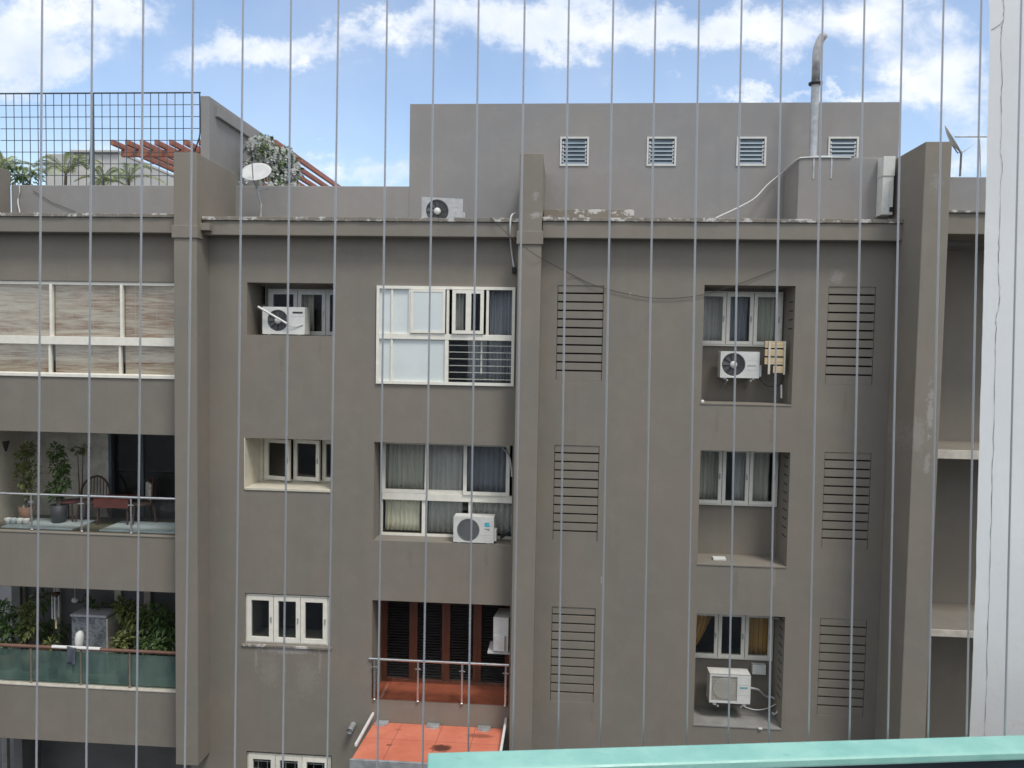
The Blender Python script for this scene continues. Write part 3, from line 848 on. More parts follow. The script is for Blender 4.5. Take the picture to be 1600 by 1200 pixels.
p = MB(); p.box(xd + .06, XA0, 1.53, 1.54, ZB2b + .05, ZB2t); p.build('pane', M['glass'], dr)
b = MB(); zfl = ZB2b + .021
b.box(P(5, 830, .3).x, P(116, 830, .3).x, .24, 1.05, zfl, zfl + .03); b.box(P(158, 830, .3).x, XA0, .24, 1.05, zfl, zfl + .03); b.build('floor_tile_strip', M['tile'], bld, bevel=.004)
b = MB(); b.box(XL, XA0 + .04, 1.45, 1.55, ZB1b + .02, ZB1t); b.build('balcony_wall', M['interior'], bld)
for (u0, u1) in ((22, 34), (80, 90), (176, 186), (222, 232)):
    b = MB(); b.box(P(u0, 1000, 1.3).x, P(u1, 1000, 1.3).x, 1.38, 1.44, ZB1b + .021, ZB1t); b.build('door_jamb', M['ledge'], bld)
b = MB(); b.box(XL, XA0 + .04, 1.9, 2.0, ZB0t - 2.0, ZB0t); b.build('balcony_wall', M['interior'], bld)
b = MB(); xq = P(18, 1180, 1.8).x; b.box(xq, xq + .12, 1.5, 1.6, ZB0t - 1.98, ZB0t); b.build('balcony_post', M['slab'], bld)

# ------------------------------------------------------------------ right-hand bay beyond the right pillar
YR = .35
xr0 = XC1 + .003
b = MB(); b.box(xr0, XR, YR, 1.19, zz(1512, 366, YR), zz(1512, 333, YR)); b.build('cornice', M['wall'], bld, bevel=.012)
b = MB()
for i in range(12):
    a = xr0 + (XR - xr0) * i / 12; b.box(a, a + (XR - xr0) / 12, YR - .04 - random.random() * .02, 1.18, zz(1512, 333, YR) + .002, zz(1512, 330, YR) + random.uniform(0, .02))
b.build('coping', M['coping'], bld, bevel=.006)
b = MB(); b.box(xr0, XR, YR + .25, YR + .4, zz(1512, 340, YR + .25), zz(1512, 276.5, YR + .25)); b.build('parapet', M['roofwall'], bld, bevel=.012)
b = MB(); b.box(xr0, XR, 2.1, 2.2, 0, zz(1512, 345, YR)); b.box(xr0, XR, 1.2, 2.09, zz(1512, 360, YR), zz(1512, 345, YR)); b.build('recess_wall', M['wall'], bld)
for (pt, pb) in ((704, 716), (985, 994), (1255, 1264)):
    b = MB(); b.box(xr0, XR, .45, 2.095, zz(1490, pb, .45), zz(1490, pt, .45)); b.build('balcony_floor', M['wall'], bld, bevel=.008)
    b = MB(); b.box(xr0, XR, .425, .448, zz(1490, pb, .45) - .01, zz(1490, pt, .45) + .012); b.build('ledge', M['ledge'], bld, bevel=.005)

# ------------------------------------------------------------------ orange canopy
YF = -1.62
xa, xb = P(585, 1128, 0).x, P(789, 1136, 0).x
zc = (P(585, 1127, 0).z + P(787, 1139, 0).z) / 2
zf = P(560, 1186, YF).z
b = MB(); b.add([(xa, -.003, zc - .06), (xb, -.003, zc - .06), (xb, YF, zf - .12), (xa, YF, zf - .12), (xa, -.003, zc), (xb, -.003, zc), (xb, YF, zf), (xa, YF, zf)],
                [(0, 1, 2, 3), (4, 7, 6, 5), (3, 2, 6, 7), (2, 1, 5, 6), (0, 3, 7, 4), (1, 0, 4, 5)])
can = b.build('canopy', M['orange'], bld, bevel=.01); can['label'] = 'flat orange canopy with rust stains and white edge trims'
b = MB(); b.box(xa - .02, xb + .02, YF - .05, YF - .003, zf - .19, zf + .012); b.build('fascia', M['greymetal'], can, bevel=.006)
for (xx, z_top) in ((xa - .02, zc + .17), (xb + .02, zc + .2)):
    b = MB(); b.bar((xx, -.01, z_top), (xx, -1.28, zf + .06), .045, .05); b.build('stay_bar', M['pot'], can, bevel=.005)
for px_, py_ in ((597, 1124), (677, 1131), (757, 1136)):
    q = P(px_, py_, -.08); b = MB(); b.box(q.x - .13, q.x + .12, -.16, -.01, zc + .002, zc + .05); b.box(q.x - .05, q.x + .06, -.2, -.16, zc + .003, zc + .03); b.build('bracket', M['greymetal'], can, bevel=.008)
# waste pipe spout
q = P(550, 1138, -.1); b = MB(); b.tube([(q.x, .0, q.z + .03), (q.x - .015, -.22, q.z)], .058, 16, cap=False); b.tube([(q.x - .013, -.19, q.z + .003), (q.x - .0131, -.191, q.z + .003)], .05, 16)
b.build('drain_spout', [M['greymetal']], bld)

# ------------------------------------------------------------------ outdoor units
def ac_unit(label, x, y, z, w=.8, h=.56, d=.3, rz=0, style='fan', case='acwhite', fx=.38, fr=.215, feet=.05, cover=True, mark=None):
    "origin at the middle of the underside; the front faces -y"
    t = thing('outdoor_ac_unit', label, 'air conditioner', (x, y, z), rz, 'outdoor air conditioning units on the building')
    b = MB(); x0, x1, z0, z1 = -w/2, w/2, feet, feet + h
    cx, cz = x0 + w * fx, (z0 + z1) / 2
    b.quad((x0, d, z0), (x0, 0, z0), (x0, 0, z1), (x0, d, z1)); b.quad((x1, 0, z0), (x1, d, z0), (x1, d, z1), (x1, 0, z1))
    b.quad((x0, 0, z1), (x1, 0, z1), (x1, d, z1), (x0, d, z1)); b.quad((x0, d, z0), (x1, d, z0), (x1, 0, z0), (x0, 0, z0)); b.quad((x1, d, z0), (x0, d, z0), (x0, d, z1), (x1, d, z1))
    if style in ('fan', 'grill'):
        n = 40; circ = []; rect = []
        for j in range(n):
            a = 2 * math.pi * (j + .5) / n; c_, s_ = math.cos(a), math.sin(a)
            circ.append((cx + fr * c_, 0, cz + fr * s_))
            tt = min((((x1 if c_ > 0 else x0) - cx) / c_) if abs(c_) > 1e-6 else 1e9, (((z1 if s_ > 0 else z0) - cz) / s_) if abs(s_) > 1e-6 else 1e9)
            rect.append((cx + tt * c_, 0, cz + tt * s_))
        for j in range(n):
            k_ = (j + 1) % n
            pts = [circ[j], rect[j]]
            for c in ((x1, 0, z1), (x0, 0, z1), (x0, 0, z0), (x1, 0, z0)):
                aa = math.atan2(c[2] - cz, c[0] - cx) % (2 * math.pi)
                if 2 * math.pi * (j + .5) / n < aa < 2 * math.pi * (j + 1.5) / n: pts.append(c)
            pts += [rect[k_], circ[k_]]
            b.add(pts, [tuple(range(len(pts)))[::-1]])
            ci = [(p[0], .05, p[2]) for p in (circ[j], circ[k_])]
            b.quad(circ[j], circ[k_], ci[1], ci[0])
    else:
        s_ = fr * 1.06; xa, xb, za, zb = cx - s_ * 1.02, cx + s_ * 1.02, cz - s_, cz + s_
        b.holes(x0, x1, z0, z1, 0, .02, [(xa, xb, za, zb)])
    b.box(x0 + w * .1, x0 + w * .18, .02, d - .02, 0, feet); b.box(x1 - w * .18, x1 - w * .1, .02, d - .02, 0, feet)
    body = b.build('casing', M[case], t, merge=True, bevel=.012)
    g = MB()
    if style == 'fan':
        g.lathe([(.0001, .048), (fr + .006, .048)], (cx, 0, cz), 32, 'Y')
        for k_ in range(9):
            a = 2 * math.pi * k_ / 9; a2 = a + .4
            g.add([(cx + .06 * math.cos(a), .03, cz + .06 * math.sin(a)), (cx + fr * .95 * math.cos(a), .04, cz + fr * .95 * math.sin(a)), (cx + fr * .95 * math.cos(a2), .02, cz + fr * .95 * math.sin(a2)), (cx + .06 * math.cos(a2), .02, cz + .06 * math.sin(a2))], [(0, 1, 2, 3)])
        for rr in (.35, .5, .65, .8, .95):
            pts = [(cx + fr * rr * math.cos(2 * math.pi * j / 28), .003, cz + fr * rr * math.sin(2 * math.pi * j / 28)) for j in range(29)]
            g.tube(pts, .0028, 5, cap=False)
        fn = g.build('fan', M['fan'], body)
        hb = MB(); hb.lathe([(.0001, -.008), (fr * .3, -.006), (fr * .32, .02)], (cx, 0, cz), 20, 'Y'); hb.build('fan_hub', M['acwhite'], body)
    elif style == 'grill':
        g.lathe([(.0001, .04), (fr + .006, .04)], (cx, 0, cz), 32, 'Y')
        k_ = -fr
        while k_ < fr:
            half = math.sqrt(max(0, fr * fr - k_ * k_)); g.box(cx - half, cx + half, .002, .008, cz + k_, cz + k_ + .007); k_ += .022
        g.lathe([(fr - .004, -.004), (fr + .012, -.004), (fr + .014, .004)], (cx, 0, cz), 40, 'Y')
        g.build('fan_grille', M['grille'], body)
    else:
        g.box(xa, xb, .03, .04, za, zb)
        for j in range(16): zq = za + (zb - za) * (j + .5) / 16; g.box(xa, xb, .008, .014, zq - .005, zq + .004)
        g.build('fan_grille', M['acbeige'], body)
        g = MB(); g.lathe([(.0001, .0065), (fr * .91, .0065), (fr * .9101, .0065), (fr * .92, .0067), (fr * .94, .02)], (cx, 0, cz), 32, 'Y'); g.build('fan_ring', M['acring'], body)
    if cover:
        c = MB(); c.box(x1 + .001, x1 + .05, .03, d * .8, z0 + .03, z0 + h * .5); c.build('valve_cover', M[case], body, bevel=.01)
    lx = cx + fr + .02; f = MB()
    f.box(lx + .01, x1 - .02, -.003, -.0005, z0 + h * .66, z0 + h * .665); f.box(lx + .01, x1 - .02, -.003, -.0005, z0 + h * .3, z0 + h * .305)
    f.build('panel_seam', M['acgrey'], body)
    if mark == 'cyan':
        mk = MB(); mx, mz = x1 - .13, z0 + h * .68
        mk.add([(mx - .05, -.003, mz + .05), (mx + .035, -.003, mz + .06), (mx + .05, -.003, mz + .05), (mx - .01, -.003, mz + .012), (mx - .045, -.003, mz - .02)], [(0, 4, 3, 2, 1)])
        mk.add([(mx - .01, -.0032, mz + .008), (mx + .045, -.0032, mz + .03), (mx + .045, -.0032, mz - .02), (mx - .04, -.0032, mz - .028)], [(0, 3, 2, 1)])
        mk.build('emblem', M['cyan'], body)
        mk = MB(); mk.box(mx - .045, mx + .05, -.0035, -.001, mz - .075, mz - .062); mk.box(mx + .01, mx + .05, -.0035, -.001, mz - .095, mz - .085); mk.build('print', M['inkgrey'], body)
    elif mark == 'teal':
        mk = MB(); mx, mz = x1 - .13, z0 + h * .56
        for i in range(5): mk.box(mx - .07 + i * .03, mx - .07 + i * .03 + .02, -.0035, -.001, mz - .018, mz + .018)
        mk.build('print', M['teal'], body)
    elif mark == 'grey':
        mk = MB(); mx, mz = x1 - .15, z0 + h * .47
        for i in range(7): mk.box(mx - .07 + i * .024, mx - .07 + i * .024 + .016, -.0035, -.001, mz - .009, mz + .009)
        mk.build('print', M['inkgrey'], body)
    elif mark == 'dark':
        mk = MB(); mk.box(x1 - .24, x1 - .04, -.006, -.001, z1 - .12, z1 - .09); mk.build('handle_slot', M['slot'], body)
    return t
# rooftop
q = P(690, 338, -.02)
ac_unit('weathered outdoor unit on the roof edge, half hidden behind the cornice', q.x, .05, zz(690, 355, .05), .78, .5, .32, R(14), 'fan', 'acgrey', .38, .21)
# niche, upper left
q0, q1 = P(410, 523, .12), P(476, 523, .12)
ac1 = ac_unit('white outdoor unit with a pipe lying across its fan in the dark upper niche', (q0.x + q1.x) / 2, .12, H['A3'][2], q1.x - q0.x, .53, .3, 0, 'fan', 'acwhite', .36, .205, .02, False, 'dark')
# recessed middle window
q0, q1 = P(708, 847, .0), P(771, 850, .0)
ac_unit('white outdoor unit with cyan emblem in front of the curtained recessed window', (q0.x + q1.x) / 2, .01, H['B2'][2], q1.x - q0.x, .5, .3, 0, 'grill', 'acwhite', .37, .205, .02, True, 'cyan')
# right niches
q0, q1 = P(1125, 590, .3), P(1186, 590, .3)
ac_unit('white outdoor unit with dark round fan hung on brackets below a window', (q0.x + q1.x) / 2, .3, zz(1155, 593, .3), q1.x - q0.x, .5, .28, 0, 'fan', 'acwhite', .34, .215, .03, True, 'grey')
q0, q1 = P(1108, 1099, .2), P(1172, 1100, .2)
ac_unit('white outdoor unit with square beige grille under ochre curtains', (q0.x + q1.x) / 2, .2, zz(1140, 1103, .2), q1.x - q0.x, .56, .32, 0, 'square', 'acwhite', .36, .225, .05, False, 'teal')
# on the side wall of the timber door balcony
h = H['B1']
q = P(776, 1012, .3)
ac_unit('white outdoor unit turned sideways on a shelf beside the timber doors', h[1] - .30, .42, zz(776, 1014, .3), .55, .68, .3, R(-97), 'fan', 'acwhite', .4, .2, .01, True)
b = MB(); b.box(h[1] - .44, h[1] - .002, .14, .70, zz(776, 1017, .3), zz(776, 1014, .3)); b.build('ac_shelf', M['pot'], bld, bevel=.006)
# bracket arms
def part_bracket(xc, yf, yb, z):
    b = MB()
    for xx in (xc - .22, xc + .22): b.box(xx - .015, xx + .015, yf, yb, z - .03, z); b.bar((xx, yf + .05, z - .03), (xx, yb, z - .2), .02, .02)
    b.build('ac_bracket', M['greymetal'], bld)
part_bracket(P(1155, 590, .3).x, .3, .735, zz(1155, 593, .3) - .001)
part_bracket(P(1140, 1100, .2).x, .2, .735, zz(1140, 1103, .2) - .001)

# ------------------------------------------------------------------ things in the niches
def tube_thing(name, label, cat, pts, r, mat, n=7, group=None):
    b = MB(); b.tube(pts, r, n); return tag(b.build(name, M[mat]), label, cat, group)
def smooth_pts(pts, k=8):
    pts = [Vector(p) for p in pts]; out = []
    for i in range(len(pts) - 1):
        p0, p1, p2, p3 = pts[max(i-1, 0)], pts[i], pts[i+1], pts[min(i+2, len(pts)-1)]
        for j in range(k):
            t = j / k
            out.append(.5 * ((2*p1) + (p2-p0)*t + (2*p0-5*p1+4*p2-p3)*t*t + (3*p1-p0-3*p2+p3)*t**3))
    out.append(pts[-1]); return out
tube_thing('pipe', 'pale pipe lying slanted across the outdoor unit in the dark niche', 'pipe', [P(403, 479, .0), P(449, 506, .06)], .022, 'pot')
tube_thing('cable', 'thin loop of cable below the slanted pipe on the niche unit', 'cable', smooth_pts([P(449, 506, .06), P(460, 511, .1), P(473, 507, .11)]), .008, 'cablewhite')
# slatted wooden rack
x0, x1, z0, z1 = RC(1195, 1227, 533, 585, .18)
t = thing('slatted_rack', 'pale wooden slatted board hanging beside the outdoor unit in the upper right niche', 'rack', ((x0 + x1) / 2, .18, z0))
hw = (x1 - x0) / 2; hh = z1 - z0
for i in range(4):
    zt = hh - i * hh / 4; b = MB(); b.box(-hw + (.16 if i == 3 else 0), hw - .03, 0, .02, zt - hh / 4 + .03, zt); b.build('slat', M['crate'], t, bevel=.003)
b = MB(); b.box(-hw + .06, -hw + .1, -.02, -.002, .0, hh); b.box(hw - .03, hw, -.02, .03, 0, hh); b.build('upright', M['cream'], t, bevel=.003)
b = MB(); b.box(-hw, hw - .03, .022, .05, .14, hh); b.build('backing', M['dark'], t)
b = MB(); b.box(-.05, .05, .05, .55, .3, .34); b.build('hook', M['greymetal'], t)
tube_thing('cable', 'dark cable hanging from the upper right outdoor unit', 'cable', smooth_pts([P(1186, 590, .4), P(1197, 602, .45), P(1212, 603, .5), P(1222, 596, .55), P(1222, 575, .6)]), .008, 'cabledark')
tube_thing('conduit', 'short pale pipe end at the right side of the upper right niche', 'pipe', [P(1221, 601, .3), P(1221, 622, .3)], .018, 'pot')
q = P(1097.5, 627.5, .02); b = MB(); b.lathe([(.001, -.03), (.03, -.025), (.034, 0), (.025, .03), (.001, .035)], q, 12); tag(b.build('lamp_cap', M['pot']), 'small white knob on the left corner of the upper right niche sill', 'fitting')
q0, q1 = P(1113, 873, .35), P(1133, 874, .35); b = MB(); b.box(q0.x, q1.x, .25, .4, H['C2'][2] + .013, H['C2'][2] + .06); tag(b.build('tile_offcut', M['pot'], bevel=.006), 'small white block left on the floor of the empty niche', 'block')
x0, x1, z0, z1 = RC(1175, 1196, 1038, 1053, .66); b = MB(); b.box(x0, x1, .62, .735, z0, z1); b.box(x0 + .02, x1 - .02, .612, .62, z0 + .02, z0 + .035); tag(b.build('junction_box', M['pot'], bevel=.008), 'small white junction box on the wall beside the square grilled unit', 'box')
h = H['C1']
tube_thing('conduit', 'grey pipe running down the right wall of the lowest right niche', 'pipe', smooth_pts([P(1206, 966, .5), P(1217, 968, .45), P(1220, 985, .42), P(1220, 1040, .42), P(1219, 1085, .42), P(1216, 1097, .42)]), .02, 'acgrey')
tube_thing('insulated_pipe', 'grey insulated pipe looping from the square grilled unit', 'pipe', smooth_pts([P(1172, 1075, .4), P(1185, 1078, .5), P(1197, 1088, .6), P(1208, 1090, .55), P(1217, 1100, .45)]), .022, 'acgrey')
tube_thing('cable', 'thin pale cable sagging under the square grilled unit', 'cable', smooth_pts([P(1162, 1104, .4), P(1180, 1109, .4), P(1198, 1107, .4), P(1216, 1098, .42)]), .009, 'cablewhite')
tube_thing('hose', 'pale bent hose end at the foot of the grey pipe', 'hose', smooth_pts([P(1217, 1103, .35), P(1214, 1113, .3), P(1209, 1116, .28), P(1207, 1113, .28)]), .015, 'cablewhite')
for px_, py_, lb in ((1188, 1138, 'white chip of plaster on the sill of the lowest right niche'),):
    q = P(px_, py_, -.015); b = MB(); b.box(q.x - .04, q.x + .035, -.04, -.013, q.z - .02, q.z + .018); tag(b.build('plaster_chip', M['pot'], bevel=.01), lb, 'debris')
# fly-leads at the recessed window
tube_thing('pipe', 'pale pipe bundle bending into the right end of the recessed window', 'pipe', smooth_pts([P(786, 700, .33), P(795, 712, .3), P(799, 730, .25), P(800, 745, .2)]), .02, 'acgrey')
b = MB(); b.bar(P(782, 841, .2), P(796, 831, .2), .05, .04); tag(b.build('pipe_elbow', M['black']), 'black pipe stub right of the cyan marked unit', 'pipe')

# ------------------------------------------------------------------ cables and duct on the facade
tube_thing('cable', 'white cable slanting down across the roof wall beside the chimney', 'cable', smooth_pts([P(1330, 246, .24), P(1262, 246, .24), P(1245, 250, .3), P(1222, 270, 1.05), P(1200, 288, 1.05), P(1180, 309, .9), P(1158, 322, .7), P(1124, 338, .1), P(1118, 341, -.25)]), .014, 'cablewhite')
tube_thing('cable', 'white cable hanging over the left roof parapet', 'cable', smooth_pts([P(30, 286, 1.15), P(30.5, 300, 1.15), P(28, 315, 1.15), P(31, 332, .6)]), .013, 'cablewhite')
tube_thing('cable', 'pale thick cable drooping beside the top of the middle pillar', 'cable', smooth_pts([P(806, 333, -.2), P(799, 338, -.31), P(797, 360, -.31), P(799, 390, -.06), P(803, 417, -.05)]), .017, 'cablewhite')
b = MB(); q = P(803, 422, -.05); b.box(q.x - .035, q.x + .035, -.09, -.004, q.z - .06, q.z + .05); tag(b.build('cable_clamp', M['black'], bevel=.008), 'small black clamp under the drooping pale cable', 'clamp')
tube_thing('wire', 'thin dark wire sagging over the facade to the upper right niche', 'wire', smooth_pts([P(766, 340, -.33), P(800, 372, -.4), P(818, 385, -.47), P(843, 402, -.47), P(890, 427, -.05), P(930, 446, -.03), P(980, 459, -.03), P(1030, 466, -.03), P(1090, 462, -.03), P(1150, 445, -.03), P(1215, 420, -.03)]), .0055, 'cabledark')
tube_thing('wire', 'thin dark wire slanting across the left roof parapet', 'wire', [P(52, 298, 1.18), P(80, 316, 1.18), P(118, 331, 1.18)], .006, 'cabledark')
x0, x1, z0, z1 = RC(1375, 1392, 247, 337, .1)
b = MB(); b.box(x0, x1, -.02, .245, z0, (z0 + z1) / 2 + .17); b.box(x0 + .1, x0 + .115, -.028, -.02, z0 + .02, z0 + .6)
b.box(x0 - .005, x1 + .008, -.035, .243, (z0 + z1) / 2 + .172, z1)
t = b.build('cable_duct', M['acwhite'], bevel=.012); tag(t, 'tall white metal duct standing on the roof edge beside the right pillar', 'duct')
b = MB(); b.box(x1 - .06, x1 - .01, -.045, -.021, z0 + .05, z0 + .13); b.build('latch', M['black'], t)

# exhaust pipe
YE = .6
t = thing('exhaust_pipe', 'tall metal exhaust pipe with bent top standing on the chimney base', 'chimney pipe', (P(1270, 246, YE).x, YE, cz1 + .004))
bx = t.location
rp = .074
def L(px, py): q = P(px, py, YE); return (q.x - bx.x, 0, q.z - bx.z)
zfl = L(1270, 131)[2]
ztop = L(1272, 88)[2]
b = MB(); b.tube([(0, 0, .04), (0, 0, zfl)], rp, 20); b.build('lower_pipe', M['greymetal'], t)
arc = [(0, 0, zfl + .001), (0, 0, ztop)]
Rb = .24
for i in range(1, 8):
    a = R(62) * i / 7; arc.append((Rb * (1 - math.cos(a)), 0, ztop + Rb * math.sin(a) * 1.85))
M['pipeweather'] = plain('weathered_pipe', (.36, .35, .34), .55, .3, 6, metal=.3)
b = MB(); b.tube(arc, rp * .98, 20, cap=False); b.build('upper_pipe', M['pipeweather'], t, solid=.006)
b = MB(); b.lathe([(rp, -.02), (rp + .05, -.016), (rp + .055, .02), (rp, .035)], (0, 0, zfl), 24); b.build('flange', M['dark'], t)
b = MB(); b.box(-.12, .3, -.14, .14, -.001, .03); b.box(-.1, -.07, -.36, -.352, -.4, .02); b.box(.22, .25, -.36, -.352, -.4, .02); b.box(-.1, .25, -.362, -.14, .004, .026); b.build('base_plate', M['greymetal'], t, bevel=.004)

# ------------------------------------------------------------------ satellite dishes
def dish(name_label, c, foot, normal, rad, asp=1.0, arm=True, mastpts=None):
    t = thing('satellite_dish', name_label, 'satellite dish', foot)
    f = Vector(foot); c = Vector(c) - f; n = Vector(normal).normalized()
    sx_ = n.cross(Vector((0, 0, 1))).normalized(); sy_ = sx_.cross(n).normalized()
    b = MB(); N = 32; K = 6; vs = [c - n * rad * .18]
    for i in range(1, K + 1):
        r_ = rad * i / K
        for j in range(N):
            a = 2 * math.pi * j / N; vs.append(c + sx_ * r_ * math.cos(a) + sy_ * r_ * asp * math.sin(a) - n * rad * .18 * (1 - (i / K) ** 2))
    fs = [(0, 1 + j, 1 + (j + 1) % N) for j in range(N)]
    for i in range(K - 1):
        fs += [(1 + i * N + j, 1 + (i + 1) * N + j, 1 + (i + 1) * N + (j + 1) % N, 1 + i * N + (j + 1) % N) for j in range(N)]
    b.add(vs, fs, True); b.build('reflector', M['dishpaint'], t, solid=.008)
    low = c - sy_ * rad * asp * .98; lnb = c + n * rad * 1.0 - sy_ * rad * .12
    b = MB(); b.tube([c - n * rad * .2, low - n * .05] + ([lnb] if arm else [low + n * .02]), .011, 8); b.build('arm', M['greymetal'], t)
    if arm: b = MB(); b.tube([lnb - (lnb - low).normalized() * .03, lnb + (lnb - low).normalized() * .03], .028, 10); b.build('receiver', M['black'], t)
    b = MB()
    for pts in mastpts: b.tube([Vector(p) - f for p in pts], .02, 8)
    b.build('mast', M['greymetal'], t)
    return t
YDi = .55
c = P(400, 268, YDi)
q = P(407, 336, .7)
dish('white satellite dish tilted upwards beside the flowering shrub', c, (q.x, .7, CORN_T), (.05, -.72, .66), .30, .97,
     mastpts=[[P(396, 272, YDi + .18), P(400, 292, .7), P(408, 318, .7), (q.x, .7, CORN_T)], [P(401, 297, .7), P(419, 295, .75)], [P(403, 280, .66), P(402, 297, .7)]])
YD2 = .3
c = P(1489, 217, YD2)
ft = P(1500, 275, .67)
dish('white satellite dish seen edge-on beside the right pillar top', c, (ft.x, .67, ft.z), (.85, -.5, .53), .32, .9, arm=False,
     mastpts=[[P(1492, 222, YD2 + .03), P(1502, 240, YD2 + .1), (ft.x, .67, ft.z)]])
tube_thing('antenna_boom', 'thin horizontal aerial rod with a slanting stay behind the right dish', 'aerial', [P(1492, 213.5, .9), P(1560, 213.5, .9)], .016, 'greymetal')
tube_thing('stay_rod', 'slanting rod from the edge-on dish up to the aerial', 'rod', [P(1501, 240, .85), P(1531, 218, .9), P(1532, 276, .9)], .013, 'greymetal')

# ------------------------------------------------------------------ mesh fence on the left parapet
YM = YP + .1
x0 = XL - .3; x1 = P(312, 210, YM).x; zb = ZPar - .02; zt = zz(150, 145.5, YM)
t = thing('mesh_fence', 'dark metal mesh fence on the left roof parapet', 'fence', (x0, YM, zb))
b = MB(); n = int((x1 - x0) / .177)
for i in range(n + 1):
    xx = x1 - x0 - i * .177; b.tube([(xx, 0, 0), (xx, 0, zt - zb)], .0085, 5)
k_ = 8
for j in range(1, k_):
    zq = (zt - zb) * (1 - j / k_); b.tube([(0, .012, zq), (x1 - x0, .012, zq)], .0085, 5)
b.build('mesh', M['fence'], t)
b = MB(); b.tube([(0, 0, zt - zb), (x1 - x0 + .02, 0, zt - zb)], .017, 8); b.build('top_rail', M['fence'], t)
b = MB(); xp = P(146, 215, YM).x - x0; b.tube([(xp, -.01, 0), (xp, -.01, zt - zb)], .026, 8); b.build('post', M['fence'], t)
b = MB(); b.tube([(xp - .03, .0, (zt - zb) * .58), (xp - .2, .15, .5)], .014, 6); b.build('brace', M['fence'], t)
tube_thing('cable', 'dark cable curving down at the end of the mesh fence', 'cable', smooth_pts([P(312, 147, YM - .1), P(312.5, 205, YM - .1), P(309, 222, YM - .08), P(304, 236, YM - .02)]), .014, 'cabledark')

# ------------------------------------------------------------------ pergola behind the roof wall
YG = 5.2
zg = zz(200, 218, YG)
xg0, xg1 = P(175, 218, YG).x, P(429, 218, YG).x
t = thing('pergola', 'red-brown timber pergola on the roof behind the grey screen wall', 'pergola', (xg0, YG, ZC))
nb = 12
for i in range(nb):
    xx = (xg1 - xg0) * i / (nb - 1)
    b = MB(); b.box(xx - .045, xx + .045, 0, 6.5, zg - ZC - .14, zg - ZC); b.build('beam', M['pergola'], t, bevel=.008)
for yy in (.55, 5.9):
    b = MB(); b.box(-.06, xg1 - xg0 + .1, yy - .05, yy + .05, zg - ZC - .32, zg - ZC - .143); b.build('cross_beam', M['pergola'], t, bevel=.008)
for xx in (.0, xg1 - xg0):
    for yy in (.55, 5.9):
        if xx == 0 and yy == .55: continue
        b = MB(); b.box(xx - .06, xx + .06, yy - .06, yy + .06, 0, zg - ZC - .322); b.build('post', M['pergola'], t, bevel=.008)

# ------------------------------------------------------------------ plants
def leaf(b, p, d, L_, W_, droop=.2):
    d = Vector(d).normalized(); s = d.cross(Vector((random.uniform(-.4, .4), random.uniform(-.4, .4), 1))).normalized()
    p = Vector(p); m1 = p + d * L_ * .5; e = p + d * L_ - Vector((0, 0, L_ * droop))
    b.add([p, m1 + s * W_ / 2, e, m1 - s * W_ / 2], [(0, 1, 2, 3)])
def blob_leaves(b, c, r, n, L_, W_):
    c = Vector(c)
    for _ in range(n):
        while True:
            v = Vector([random.uniform(-1, 1) for _ in range(3)])
            if .15 < v.length < 1: break
        p = c + Vector((v.x * r[0], v.y * r[1], v.z * r[2]))
        d = (v + Vector([random.uniform(-.7, .7) for _ in range(3)]))
        sc = random.uniform(.45, 1.45); leaf(b, p, d, L_ * sc, W_ * sc, random.uniform(0, .5))
def shrub(name, label, cat, base, blobs, L_=.12, W_=.05, n=120, mat='leaf', stems=4, group=None, flowers=0, pot=None):
    t = thing(name, label, cat, base, 0, group); f = Vector(base)
    b = MB(); s = MB(); fl = MB()
    z0 = 0
    if pot:
        pr, ph, pm = pot; pb = MB(); pb.lathe([(.001, 0), (pr * .75, 0), (pr, ph), (pr * .9, ph), (pr * .88, ph - .03), (.001, ph - .03)], (0, 0, 0), 18); pb.build('pot', M[pm], t); z0 = ph - .04
    for (c, r, k_) in blobs:
        cl = Vector(c) - f
        blob_leaves(b, cl, r, int(n * k_), L_, W_)
        s.tube([(random.uniform(-.04, .04), random.uniform(-.04, .04), z0), ((cl.x) * .5 + random.uniform(-.06, .06), cl.y * .5, (cl.z + z0) * .5), cl], [.016, .012, .006], 6)
        for _ in range(int(flowers * k_)):
            v = Vector([random.gauss(0, 1) for _ in range(3)]).normalized(); p = cl + Vector((v.x * r[0], v.y * r[1], v.z * r[2])) * random.uniform(.75, 1.05)
            for a in range(5):
                an = 2 * math.pi * a / 5; leaf(fl, p, (math.cos(an), -.6, math.sin(an) + .1), .075, .07, 0)
    b.build('foliage', M[mat], t); s.build('stem', M['trunk'], t)
    if flowers: fl.build('blossom', M['flower'], t)
    return t
# flowering shrub on the roof
Y = 2.6; ft = P(425, 300, Y)
def bl(px, py, rx, rz, k_, Y=Y, ry=None): return (P(px, py, Y), (rx, ry or rx * .8, rz), k_)
shrub('flowering_shrub', 'white flowering shrub on the roof behind the left satellite dish', 'shrub', (ft.x, Y, ZC),
      [bl(403, 232, .26, .24, .8), bl(422, 248, .32, .28, 1.2), bl(444, 252, .26, .26, .9), bl(400, 262, .26, .2, .7), bl(440, 275, .3, .22, .9), bl(416, 226, .16, .16, .5), bl(456, 268, .22, .22, .5)],
      .15, .05, 170, 'leaf', flowers=130)
shrub('planter_fringe', 'low pale trailing plants along the roof parapet under the flowering shrub', 'plant', (P(430, 300, 1.8).x, 1.8, ZC),
      [bl(375, 288, .3, .08, .3, 1.6), bl(415, 288, .3, .08, .3, 1.6), bl(450, 289, .25, .07, .3, 1.6)], .08, .03, 90, 'palm', flowers=14)
